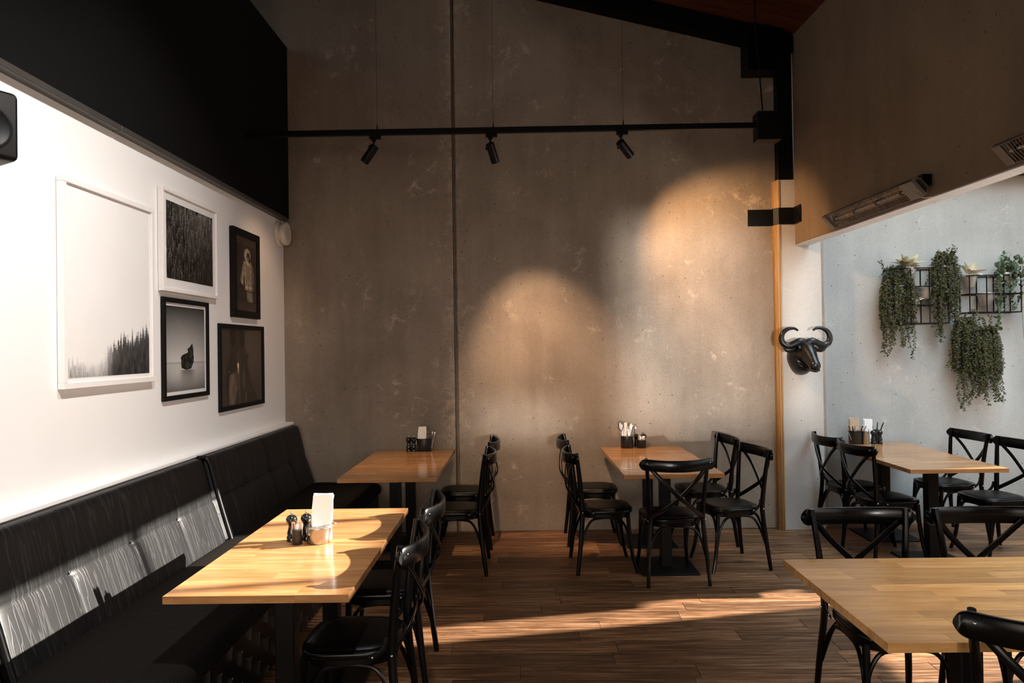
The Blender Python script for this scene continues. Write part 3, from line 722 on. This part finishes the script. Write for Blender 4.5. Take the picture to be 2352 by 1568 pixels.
tag(MB().box(2.072, 2.40, 6.16, 6.349, 4.13, ceil_z(2.2)-.01).build('beam_bracket', M['steel_black'], smooth=False, bev=.004),
    'black steel block under the low end of the sloping roof beam', 'bracket')
tag(MB().box(2.367, 2.509, 6.275, 6.349, 3.172, 5.0).build('steel_column', M['steel_black'], smooth=False, bev=.004),
    'black steel column standing on top of the concrete pier', 'column')
def strap():
    t = thing('steel_strap', 'black folded steel strap wrapping the concrete pier onto the lintel', 'bracket', (2.33, 6.3, 2.84)); o = (2.33, 6.3, 2.84)
    out = [(2.112, 6.349), (2.333, 6.349), (2.3335, 6.298), (2.366, 6.266), (2.503, 6.266), (2.505, 6.12)]
    inn = [(2.112, 6.341), (2.325, 6.341), (2.3255, 6.294), (2.362, 6.258), (2.495, 6.258), (2.497, 6.12)]
    mb = MB()
    v = [(x-o[0], y-o[1], z-o[2]) for z in (2.765, 2.915) for x, y in out+inn]; n = len(out); f = []
    for i in range(n-1):
        f += [(i, i+1, n+i+1, n+i), (2*n+i, 3*n+i, 3*n+i+1, 2*n+i+1), (i, 2*n+i, 2*n+i+1, i+1), (n+i, n+i+1, 3*n+i+1, 3*n+i)]
    f += [(0, n, 3*n, 2*n), (n-1, 3*n-1, 4*n-1, 2*n-1)]
    mb.add(v, f).build('plate', M['steel_black'], t, smooth=False)
    for x, y, r in ((2.16, 6.341, 0), (2.28, 6.341, 0)):
        MB().lathe([(.001, .006), (.007, .005), (.009, 0)], 8, T(x-o[0], y-o[1], 0) @ RX(R(90))).build('bolt', M['steel_black'], t)
strap()

# ------------------------------------------------------------------ infrared heaters on the lintel
def heater(y0, y1, label):
    L = y1-y0; cy = (y0+y1)/2; xs = lx0+(6.27-cy)/(6.27-2.9)*(lx1-lx0)
    t = thing('infrared_heater', label, 'heater', (xs-.005, cy, 2.665), math.atan((lx1-lx0)/3.37), 'slim infrared heaters on the lintel')
    # body tilted down into the room; local: u = face normal (-x, down), built then rotated about y
    Q = T(-.085, 0, -.028) @ RY(R(48))
    # trough open to -z
    H, W = .055, .062
    mb = MB()
    sec = [(-W, -H*.55), (-W, -.004), (-W*.55, .030), (W*.55, .030), (W, -.004), (W, -H*.55), (W-.004, -H*.55), (W-.004, -.006), (W*.5, .024), (-W*.5, .024), (-W+.004, -.006), (-W+.004, -H*.55)]
    mb.loft([[(x, y, z) for x, z in sec] for y in (-L/2, L/2)], True, Q); mb.build('housing', M['heater'], t, smooth=False)
    for s in (-1, 1):
        MB().box(-W, W, s*L/2-(.085 if s < 0 else .055) if s > 0 else -L/2, L/2 if s > 0 else -L/2+(.14), -H*.55-.002, -.004, Q).build('end_cap', M['heater'], t, smooth=False, bev=.004)
    MB().loft([[(x, y, z) for x, z in ((-W+.006, -.022), (-W*.5, .012), (W*.5, .012), (W-.006, -.022), (W*.5, .018), (-W*.5, .018))] for y in (-L/2+.1, L/2-.05)], True, Q).build('reflector', M['reflector'], t, smooth=False)
    MB().tube([(0, -L/2+.12, -.008), (0, L/2-.06, -.008)], .0075, 8, M=Q).build('heating_tube', M['tube'], t)
    for k in range(4):
        y = -L/2+.2+k*(L-.3)/3
        MB().box(-.014, .014, y-.010, y+.010, -.018, .01, Q).build('tube_clip', M['steel_black'], t, smooth=False)
    n = int((L-.2)/.021); me = MB().tube([(-W+.003, 0, -.031), (0, 0, -.036), (W-.003, 0, -.031)], .0019, 5).mesh('grille_bar', M['heater'])
    for k in range(n):
        o = link('grille_bar', me, t); o.matrix_local = Q @ T(0, -L/2+.15+k*(L-.21)/n, 0)
    for s in (-.33, .33):
        MB().box(-.085, .004, s*L-.012, s*L+.012, -.004, .004).box(-.002, .004, s*L-.02, s*L+.02, -.05, .05).build('mounting_arm', M['steel_black'], t, smooth=False)
    MB().box(-.06, .003, -L/2+.03, -L/2+.075, -.02, .05).build('terminal_box', M['steel_black'], t, smooth=False, bev=.003)
    MB().tube(cr([(-.10, -L/2+.05, -.07), (-.06, -L/2+.02, -.10), (-.004, -L/2+.03, -.093)], 6), .003, 6).build('cord', plain('pale_cord', (.4, .33, .26), .6), t)
heater(4.235, 5.42, 'slim metal infrared heater low on the lintel next to the pier')
heater(2.36, 3.545, 'slim infrared heater on the lintel, cut by the right frame edge')

# ------------------------------------------------------------------ bull head
def bull():
    t = thing('bull_head', 'black horned bull head mounted on the pale concrete pier', 'wall mount', (2.53, 6.269, 1.56)); B = M['bronze']
    path = [(0, .0, -.012, .112, .150), (0, -.03, -.008, .118, .154), (0, -.075, .010, .114, .146), (0, -.12, .034, .098, .124), (0, -.165, .034, .080, .098), (0, -.21, .010, .066, .080),
            (0, -.255, -.022, .055, .066), (0, -.295, -.052, .048, .056), (0, -.325, -.074, .047, .050), (0, -.345, -.086, .038, .040), (0, -.355, -.092, .018, .020)]
    pt = cr([(p[1], p[2], 0) for p in path], 3); ra = cr([(p[3], p[4], 0) for p in path], 3); n = 24; rings = []
    for i, (p, r) in enumerate(zip(pt, ra)):
        a = pt[min(i+1, len(pt)-1)]-pt[max(i-1, 0)]; d = Vector((0, a.x, a.y)).normalized(); w = Vector((1, 0, 0)); u = w.cross(d); u = u if u.z > 0 else -u
        ring = []
        for j in range(n):
            q = 2*math.pi*j/n; c, s = math.cos(q), math.sin(q)
            k = 1-.16*max(0, -s)*(abs(c))       # narrower jaw
            ring.append(Vector((0, p.x, p.y))+w*c*r.x*k+u*s*r.y)
        rings.append(ring)
    MB().loft(rings).build('head', B, t, angle=80)
    for s in (-1, 1):
        hp = cr([(s*.012, -.145, .128), (s*.055, -.150, .140), (s*.105, -.148, .118), (s*.155, -.145, .103), (s*.198, -.142, .125), (s*.213, -.140, .172), (s*.196, -.140, .222), (s*.150, -.140, .254), (s*.102, -.140, .258), (s*.066, -.142, .238)], 5)
        m = len(hp); MB().tube(hp, [(.034 if i < m*.2 else .034-.026*((i/m-.2)/.8)**1.2) for i in range(m)], 12).build('horn', B, t, angle=80)
        ep = cr([(s*.060, -.125, .085), (s*.105, -.125, .078), (s*.150, -.122, .072), (s*.188, -.118, .092)], 5); m = len(ep)
        MB().tube(ep, [.012+.020*math.sin(math.pi*min(1, (i+1)/m)) for i in range(m)], 10, .45, (0, 1, 0)).build('ear', B, t, angle=80)
        MB().lathe([(.001, .010), (.008, .008), (.012, 0), (.008, -.008)], 12, T(s*.070, -.180, .072) @ RY(R(90*s))).build('eye', M['mill'], t)
        MB().tube(cr([(s*.050, -.150, .110), (s*.072, -.178, .092), (s*.078, -.205, .070)], 4), [.016, .018, .012], 8).build('brow', B, t)
        MB().tube([(s*.026, -.343, -.078), (s*.022, -.358, -.082)], [.013, .008], 10).build('nostril', B, t)
    MB().tube(cr([(-.036, -.320, -.108), (0, -.346, -.116), (.036, -.320, -.108)], 5), .011, 8).build('lip', B, t)
    MB().tube(cr([(0, -.13, .150), (0, -.20, .092), (0, -.27, .040), (0, -.325, -.022)], 5), [.030, .022], 10, .5).build('muzzle_ridge', B, t, angle=80)
bull()

# ------------------------------------------------------------------ wire planters, pots and plants on the courtyard wall
WY0, WY1 = 6.315, 6.455
def wire_frame(label, x0, z0, cols, rows, cell):
    t = thing('wire_planter_frame', label, 'planter', (x0, WY1, z0), 0, 'black wire planter frames'); r = .0055; K = M['steel_black']; d = WY0-WY1
    W, H = cols*cell[0], rows*cell[1]
    for y in (0, d):
        for c in range(cols+1): MB().tube([(c*cell[0], y, 0), (c*cell[0], y, H)], r, 6).build('upright', K, t)
        for k in range(rows+1): MB().tube([(0, y, k*cell[1]), (W, y, k*cell[1])], r, 6).build('crossbar', K, t)
    for c in (0, cols):
        for k in range(rows+1): MB().tube([(c*cell[0], 0, k*cell[1]), (c*cell[0], d, k*cell[1])], r, 6).build('spacer', K, t)
    return t
wire_frame('black wire planter frame on the left, three tiers of cells high', 3.398, 1.850, 3, 3, (.170, .168))
wire_frame('black wire planter frame on the right, two tiers high', 4.100, 1.942, 3, 2, (.155, .168))
wire_frame('black wire planter frame below the others, mostly under fern', 4.022, 1.434, 2, 2, (.140, .172))
def pot_parts(t, r, h, mat=None):
    mat = mat or M['galv']; rb = r*.62
    MB().lathe([(rb*.9, -h), (rb, -h+.004), (r*.93, -.018), (r*.88, -.018), (rb*.9, -h+.012)], 24).build('pot', mat, t, angle=50)
    MB().lathe([(r*.90, -.020), (r*.97, -.020), (r, -.014), (r, -.002), (r*.97, .002), (r*.92, -.002)], 24).build('rim', mat, t, angle=50)
    MB().lathe([(.001, -.022), (r*.88, -.022), (r*.88, -.026), (.001, -.026)], 16).build('soil', plain('soil', (.02, .014, .01), .9), t)
def fern_parts(t, seed, n, lmin, lmax, spread, xoff=0, up=.06, depth=.10):
    rg = random.Random(seed); lv, lf, st = [], [], MB()
    def leaf(p, d, nrm, l, w):
        k = len(lv); s = d.cross(nrm).normalized(); tip = p+d*l; mid = p+d*l*.45+nrm*l*.12
        lv.extend([tuple(p), tuple(mid+s*w), tuple(tip), tuple(mid-s*w)]); lf.append((k, k+1, k+2, k+3))
    for i in range(n):
        f = (i+.5)/n; x1 = (f-.5)*2*spread+xoff+rg.uniform(-.02, .02); y1 = -rg.random()*depth; L = lmin+(lmax-lmin)*rg.random()**1.5*(.75+.35*math.cos((f*2-.6)*5))
        if abs(f-.5) > .33 and rg.random() < .5: L *= .7
        p0 = Vector((x1*.2, y1*.2, -.02)); top = Vector((x1*.65, y1*.7, up*rg.uniform(.4, 1.4)))
        if rg.random() < .12: ctl = [p0, top, top+Vector((rg.uniform(-.05, .09), -.01, rg.uniform(.04, .10)))]
        else:
            ctl = [p0, top, Vector((x1*1.0, y1, -.05)), Vector((x1*1.06+rg.uniform(-.015, .015), y1+rg.uniform(-.012, .012), -.05-L*.4)),
                   Vector((x1*1.06+rg.uniform(-.03, .03), y1*.9+rg.uniform(-.015, .015), -.05-L*.75)), Vector((x1*1.08+rg.uniform(-.045, .045), y1*.85, -.05-L))]
        c = cr(ctl, 14)
        st.tube(c[::4], .0014, 4, cap=False)
        acc = 0
        for a, b in zip(c, c[1:]):
            seg = b-a; acc += seg.length
            while acc > .0115:
                acc -= .0115; dirn = seg.normalized()
                for s in (-1, 1):
                    az = rg.uniform(0, 2*math.pi); side = Vector((math.cos(az)*1.0, math.sin(az)*.7, 0)); side = (side-dirn*side.dot(dirn))
                    if side.length < .1: continue
                    d = (side.normalized()*.85+dirn*.5+Vector((0, 0, .1))).normalized(); l = rg.uniform(.018, .031)
                    nr = Vector((rg.uniform(-.6, .6), -1, rg.uniform(-.2, .9))).normalized(); nr = (nr-d*nr.dot(d)).normalized()
                    leaf(b, d, nr, l, l*.24)
    # keep the wall free
    oy = WY1-.004-t.location.y
    lv2 = [(x, min(y, oy), z) for x, y, z in lv]
    tag(MB().add(lv2, lf).build('foliage', M['fern'], t, smooth=False), kind='stuff')
    st.v = [(x, min(y, oy), z) for x, y, z in st.v]
    tag(st.build('stem', M['stem'], t), kind='stuff')
PY = 6.385; GP = 'potted plants on the wire frames'
def fern(x, z, label, *a, r=.070, h=.115, **k):
    t = thing('potted_fern', label, 'plant', (x, PY, z), 0, GP); pot_parts(t, r, h); fern_parts(t, *a, **k); return t
fern(3.475, 2.200, 'trailing fern hanging in front of the left wire frame, longest at its left', 3, 64, .24, .66, .150, -.02, .12)
fern(3.915, 2.370, 'trailing fern between the two upper wire frames, bushy on top', 7, 60, .22, .66, .125, -.01, .09)
fern(4.085, 1.790, 'trailing fern on the lowest wire frame, left one of two', 12, 52, .28, .68, .105, -.005, .08)
fern(4.270, 1.675, 'trailing fern on the lowest wire frame, right one with ragged side shoots', 17, 62, .22, .60, .115, .0, .10)
def big_leaf_mesh(L, W, name, mat, curl=.25):
    nu, nv = 4, 8; v, f = [], []
    for j in range(nv+1):
        k = j/nv; w = W*math.sin(math.pi*k**.85)**.9 if 0 < k < 1 else .0006
        for i in range(nu+1):
            s = i/nu*2-1; v.append((s*w, L*k, -curl*L*k*k+.18*abs(s)*w))
    for j in range(nv):
        for i in range(nu): a = j*(nu+1)+i; f.append((a, a+1, a+nu+2, a+nu+1))
    return MB().add(v, f).mesh(name, mat)
VL = [big_leaf_mesh(.085, .021, 'leaf', M['varieg'], c) for c in (.1, .3, .55)]
def varieg_plant(x, z, label, seed, n, size=1.0, pot=True, r=.076, h=.118):
    t = thing('potted_variegated_plant', label, 'plant', (x, PY, z), 0, GP); pot_parts(t, r, h); rg = random.Random(seed)
    for i in range(n):
        az = -math.pi/2+(i/(n-1)-.5)*2*R(125)+rg.uniform(-.2, .2); el = R(rg.choice((8, 30, 52, 72))+rg.uniform(-8, 8))
        s = size*rg.uniform(.75, 1.15)
        o = link('leaf', rg.choice(VL), t, (math.cos(az)*.022, math.sin(az)*.022, .004+.01*rg.random())); o.scale = (s, s, s)
        o.rotation_euler = Matrix((RZ(az-math.pi/2) @ RX(el) @ RY(rg.uniform(-.5, .5)))).to_euler()
    st = MB()
    for i in range(5):
        a = rg.uniform(0, 6.28); st.tube([(0, 0, -.03), (.012*math.cos(a), .012*math.sin(a), .02)], .003, 5)
    tag(st.build('stem', M['stem'], t), kind='stuff')
varieg_plant(3.580, 2.362, 'cream variegated plant in the top pot of the left wire frame', 2, 20, 1.45)
varieg_plant(3.585, 2.022, 'cream variegated plant in the lowest pot of the left wire frame', 5, 9, 1.15, r=.062, h=.112)
varieg_plant(4.150, 2.288, 'cream variegated plant in the top pot of the right wire frame', 8, 15, 1.35, r=.062, h=.118)
def empty_pot(x, z, label, r):
    t = thing('metal_pot', label, 'pot', (x, PY, z), 0, 'bare galvanised pots on the wire frames'); pot_parts(t, r, .115)
empty_pot(3.735, 2.190, 'bare galvanised pot in the middle tier of the left wire frame', .066)
empty_pot(4.292, 2.118, 'bare galvanised pot in the middle of the right wire frame', .072)
def coin_plant():
    t = thing('potted_ivy', 'trailing round-leaved blue-green plant at the right frame edge', 'plant', (4.47, PY, 2.300), 0, GP); pot_parts(t, .07, .115)
    me = []
    for rr in (.019, .023, .027):
        mb = MB(); v = [(0, rr*.9, .003)]+[(rr*math.cos(2*math.pi*j/10)*.92, rr*.9+rr*math.sin(2*math.pi*j/10), 0) for j in range(10)]
        mb.add(v, [(0, 1+j, 1+(j+1) % 10) for j in range(10)]); me.append(mb.mesh('leaf', M['coin']))
    rg = random.Random(6); st = MB(); oy = WY1-.008-PY; tot = 0
    for i in range(17):
        f = (i+.5)/17; x1 = (f-.5)*.26+rg.uniform(-.015, .015)+.012; y1 = -rg.uniform(.02, .10); L = rg.choice((.10, .16, .22, .34, .52, .60)) if i % 3 else rg.uniform(.05, .12)
        upz = rg.uniform(.04, .14)
        ctl = [Vector((x1*.2, y1*.2, -.02)), Vector((x1*.7, y1*.7, upz)), Vector((x1, y1, upz*.3)), Vector((x1+rg.uniform(-.02, .02), y1, -L*.5)), Vector((x1+rg.uniform(-.05, .03), y1*.8, -L))]
        if i % 5 == 0: ctl = ctl[:2]+[Vector((x1*.9, y1, upz+.05))]
        c = cr(ctl, 10); st.tube(c[::2], .0017, 5, cap=False); acc = 0
        for a, b in zip(c, c[1:]):
            acc += (b-a).length
            if acc > .026 and tot < 280:
                acc = 0
                for s in (-1, 1):
                    if rg.random() < .15: continue
                    tot += 1
                    o = link('leaf', rg.choice(me), t, b)
                    o.rotation_euler = (R(rg.uniform(20, 120)), rg.uniform(-.5, .5), (-math.pi/2 if s > 0 else math.pi/2)+rg.uniform(-1.1, 1.1))
    tag(st.build('stem', M['stem'], t), kind='stuff')
coin_plant()

# ------------------------------------------------------------------ what stands on the tables
TZ = .7655
def mill(x, y, label, s=1.0, group='black pepper and salt mills'):
    t = thing('pepper_mill', label, 'mill', (x, y, TZ), 0, group)
    MB().lathe([(r*s, z*s) for r, z in [(.020, 0), (.0235, .002), (.0235, .024), (.0205, .027), (.0205, .030), (.022, .033), (.0225, .040), (.018, .054), (.0155, .068), (.016, .080), (.0185, .084)]], 20).build('body', M['mill'], t, angle=50)
    MB().lathe([(r*s, z*s) for r, z in [(.0175, .085), (.022, .090), (.0262, .100), (.0262, .108), (.022, .118), (.012, .125), (.004, .127)]], 20).build('head', M['mill'], t, angle=50)
    MB().lathe([(r*s, z*s) for r, z in [(.003, .126), (.003, .130), (.0058, .133), (.0062, .137), (.004, .141), (.001, .142)]], 12).build('knob', M['chrome'], t)
def napkins(x, y, z, w, h, d, rz, label, mat=None, lean=0, folded=True):
    t = thing('napkin_stack', label, 'napkins', (x, y, z), rz, 'stacks of paper napkins'); mat = mat or M['paper']; n = 5
    for i in range(n):
        yy = (i-(n-1)/2)*d/n; hh = h*(1-.03*((i*7) % 3)); ww = w*(1-.03*((i*5) % 3)); mb = MB(); th = d/n*.42
        rings = []
        for k in range(7):
            q = k/6; dx = .006*math.sin(q*3+i)+lean*q*q; dy = .004*math.sin(q*2.3+i*.7)
            rings.append([(-ww/2*(1-.04*q*0)+dx, yy-th+dy, q*hh), (0+dx, yy-th-.003+dy, q*hh+(.004 if k == 6 else 0)), (ww/2+dx, yy-th+dy, q*hh+(.005 if k == 6 and i % 2 else 0)), (ww/2+dx+.002, yy+th+dy, q*hh), (dx, yy+th+.002+dy, q*hh), (-ww/2+dx, yy+th+dy, q*hh+(.006 if k == 6 else 0))])
        mb.loft(rings).build('napkin', mat if i else mat, t, angle=50)
ORD = ('leftmost', 'second', 'third', 'fourth', 'fifth', 'sixth', 'seventh')
def ordl(i, what): return 'leftmost '+what if i == 0 else ORD[i]+' '+what+' from the left'
def stick(x, y, z, h, w, th, mat, lx, ly, rz, name, label, cat, group, spoon=False, ink=False):
    t = thing(name, label, cat, (x, y, z), rz, group)
    Mx = Matrix.Rotation(lx, 4, 'Y') @ Matrix.Rotation(ly, 4, 'X')
    mb = MB()
    if spoon:
        mb.strip([tuple(Mx @ Vector((0, 0, q*h))) for q in (0, .25, .5, .7, .8, .88, .95, 1)], tuple(Mx @ Vector((1, 0, 0))), [w*.5, w*.45, w*.4, w*.5, w*.9, w*1.05, w*.9, w*.35], th)
    else:
        mb.strip([tuple(Mx @ Vector((0, 0, q*h))) for q in (0, .3, .6, .85, .96, 1)], tuple(Mx @ Vector((1, 0, 0))), [w, w, w, w, w*.85, w*.5] if not ink else w, th)
    mb.build('handle' if not ink else 'packet', mat, t)
    if ink: MB().box(-w*.25, w*.35, -th-.0006, -th, h*.45, h*.9, Mx).build('stripe', M['blue_ink'], t, smooth=False)
# --- sunlit table: bucket, napkins, sachet cup, two mills
mill(-1.112, 3.322, 'black pepper mill beside the bucket on the sunlit table, left one')
mill(-1.048, 3.345, 'black pepper mill beside the bucket on the sunlit table, right one')
def cup(x, y, r, h, label, mat, name='sachet_cup', n=4, seed=1, oval=1.0, sl=None):
    t = thing(name, label, 'cup', (x, y, TZ), 0, 'small cups on the tables')
    S = Matrix.Diagonal((1, oval, 1, 1))
    MB().lathe([(r*.94, 0), (r, .003), (r, h), (r*.93, h), (r*.93, .006)], 24, S).build('cup', mat, t, angle=50)
    MB().lathe([(r*.99, h-.004), (r*1.05, h-.003), (r*1.05, h+.001), (r*.95, h+.001)], 24, S).build('rim', mat, t, angle=50)
    rg = random.Random(seed)
    for i in range(n):
        stick(x+(i/(max(1, n-1))-.5)*r*1.1, y+rg.uniform(-.3, .3)*r*oval, TZ+.012, h+rg.uniform(.016, .034), .0085, .0018, M['paper'] if i % 3 else M['kraft'], rg.uniform(-.16, .16), rg.uniform(-.1, .1), rg.uniform(-.5, .5),
              'sugar_sachet', ordl(i, 'paper sachet')+' in the '+label.replace(' holding paper sachets', ''), 'sachet', 'paper sachets in the cups', ink=(i % 2 == 0))
cup(-1.068, 3.268, .0235, .070, 'small black cup holding paper sachets on the sunlit table', M['tin'], n=5, seed=3)
def bucket():
    x, y = -.972, 3.298; t = thing('napkin_bucket', 'small worn metal bucket with wire handle on the sunlit table', 'bucket', (x, y, TZ))
    MB().lathe([(.050, 0), (.053, .003), (.0555, .030), (.0605, .068), (.0625, .074), (.060, .076), (.057, .070), (.051, .008)], 32).build('body', M['pewter'], t, angle=50)
    MB().lathe([(.0595, .070), (.063, .071), (.0645, .0745), (.063, .078), (.0595, .077)], 32).build('rim', M['pewter'], t, angle=60)
    for a in (R(-118), R(62)):
        Mx = RZ(a) @ T(.0600, 0, .070) @ RY(R(84))
        MB().lathe([(.001, .004), (.016, .004), (.017, .002), (.016, 0)], 14, Mx).build('lug', M['pewter'], t)
        for dz in (-.008, .018): MB().lathe([(.001, .009), (.004, .008), (.006, .003)], 10, Mx @ T(dz, 0, 0)).build('rivet', M['chrome'], t)
    a = R(-118); c = Vector((math.cos(a), math.sin(a), 0)); pr = Vector((-c.y, c.x, 0))
    pts = [c*.064*math.cos(q)+pr*.075*math.sin(q)+Vector((0, 0, .082+.012*math.sin(q))) for q in np.linspace(0, math.pi, 20)]
    MB().tube(pts, .0022, 6).build('wire_handle', M['chrome'], t)
    e = Vector(pts[10]); MB().tube([e+Vector((.012*math.cos(q)+.008, .0, .010*math.sin(q))) for q in np.linspace(0, 2*math.pi, 14)], .0018, 6).build('handle_ring', M['chrome'], t)
bucket()
napkins(-.962, 3.300, TZ+.012, .088, .215, .045, R(8), 'white paper napkins standing in the metal bucket', lean=.012)
# --- left corner table
mill(-1.012, 6.212, 'black pepper mill on the left corner table, farther from the tin')
mill(-.965, 6.196, 'black pepper mill on the left corner table, next to the tin')
def tin(x, y, r, h, label, oval=.62, name='cutlery_tin'):
    t = thing(name, label, 'tin', (x, y, TZ), 0, 'black cutlery tins'); S = Matrix.Diagonal((1, oval, 1, 1))
    MB().lathe([(r*.97, 0), (r, .003), (r, h), (r*.965, h), (r*.965, .006)], 28, S).build('body', M['tin'], t, angle=50)
    MB().lathe([(r*.995, h-.006), (r*1.02, h-.005), (r*1.02, h+.001), (r*.97, h+.001)], 28, S).build('rim', M['tin'], t, angle=50)
    return t
tin(-.874, 6.205, .067, .112, 'black oval tin of napkins and cutlery on the left corner table')
napkins(-.895, 6.205, TZ+.012, .066, .205, .034, R(6), 'white paper napkins in the black tin on the left corner table', lean=.010)
rg = random.Random(2)
def cutlery(x, y, n, h0, h1, spread, where, mats, seed, w=.006, spoon=.5, oval=.5, lean=.22):
    rg = random.Random(seed)
    for i in range(n):
        f = (i+.5)/n-.5; m = mats[i % len(mats)]
        word = {'chrome': 'metal', 'ivory': 'ivory', 'tin': 'dark'}[m]
        stick(x+f*spread, y+rg.uniform(-1, 1)*spread*.5*oval, TZ+.010, rg.uniform(h0, h1), w*rg.uniform(.8, 1.2), .0022, M[m], f*lean*2+rg.uniform(-.05, .05), rg.uniform(-.12, .12), rg.uniform(-.5, .5),
              'table_spoon' if m == 'chrome' else 'table_knife', ordl(i, word+(' spoon' if m == 'chrome' else ' knife'))+' in '+where, 'cutlery', 'cutlery in '+where, spoon=(m == 'chrome'))
cutlery(-.832, 6.205, 6, .165, .195, .055, 'the tin on the left corner table', ['chrome'], 4, .0065)
cup(-.935, 6.190, .020, .060, 'small black cup holding paper sachets on the left corner table', M['tin'], n=3, seed=6)
# --- middle table
t3 = tin(.955, 6.240, .056, .107, 'black round tin with tall ring handle on the middle table', .9)
MB().tube(cr([(-.052, .0, .09), (-.053, 0, .150), (-.072, 0, .185), (-.068, 0, .225), (-.050, 0, .238), (-.034, 0, .222), (-.034, 0, .185), (-.050, 0, .150)], 5), .0033, 6).build('ring_handle', M['tin'], t3)
cutlery(.940, 6.235, 5, .195, .222, .045, 'the ring-handled tin on the middle table', ['ivory'], 8, .010, 0)
cutlery(.985, 6.240, 5, .175, .205, .030, 'the ring-handled tin on the middle table', ['chrome'], 9, .008, 1)
cup(1.082, 6.235, .042, .070, 'wide black cup holding paper sachets on the middle table', M['tin'], n=6, seed=12)
mill(1.050, 6.305, 'black pepper mill behind the sachet cup on the middle table, left one', .92)
mill(1.118, 6.300, 'black pepper mill behind the sachet cup on the middle table, right one', .92)
# --- courtyard table
tin(3.035, 6.300, .060, .120, 'black round tin of forks on the courtyard table', .9)
napkins(3.040, 6.335, TZ+.012, .085, .215, .028, R(-4), 'brown and white napkins in the black tin on the courtyard table', M['kraft'])
napkins(3.165, 6.352, TZ+.004, .075, .210, .030, R(4), 'white napkins standing behind the mills on the courtyard table', lean=.008)
cutlery(3.030, 6.285, 7, .150, .175, .080, 'the tin on the courtyard table', ['chrome', 'chrome', 'tin'], 14, .006, .3, .5, .45)
cup(3.108, 6.262, .030, .118, 'tall metal cup holding paper sachets on the courtyard table', M['pewter'], n=3, seed=15)
mill(3.183, 6.275, 'black pepper mill on the courtyard table, left one of two', .98)
mill(3.243, 6.280, 'black pepper mill on the courtyard table, right one of two', .98)
tin(3.243, 6.365, .032, .120, 'slim black tin of knives behind the mills on the courtyard table', 1.0)
cutlery(3.243, 6.365, 4, .165, .205, .030, 'the slim tin on the courtyard table', ['tin'], 19, .0055, 0, .5, .4)
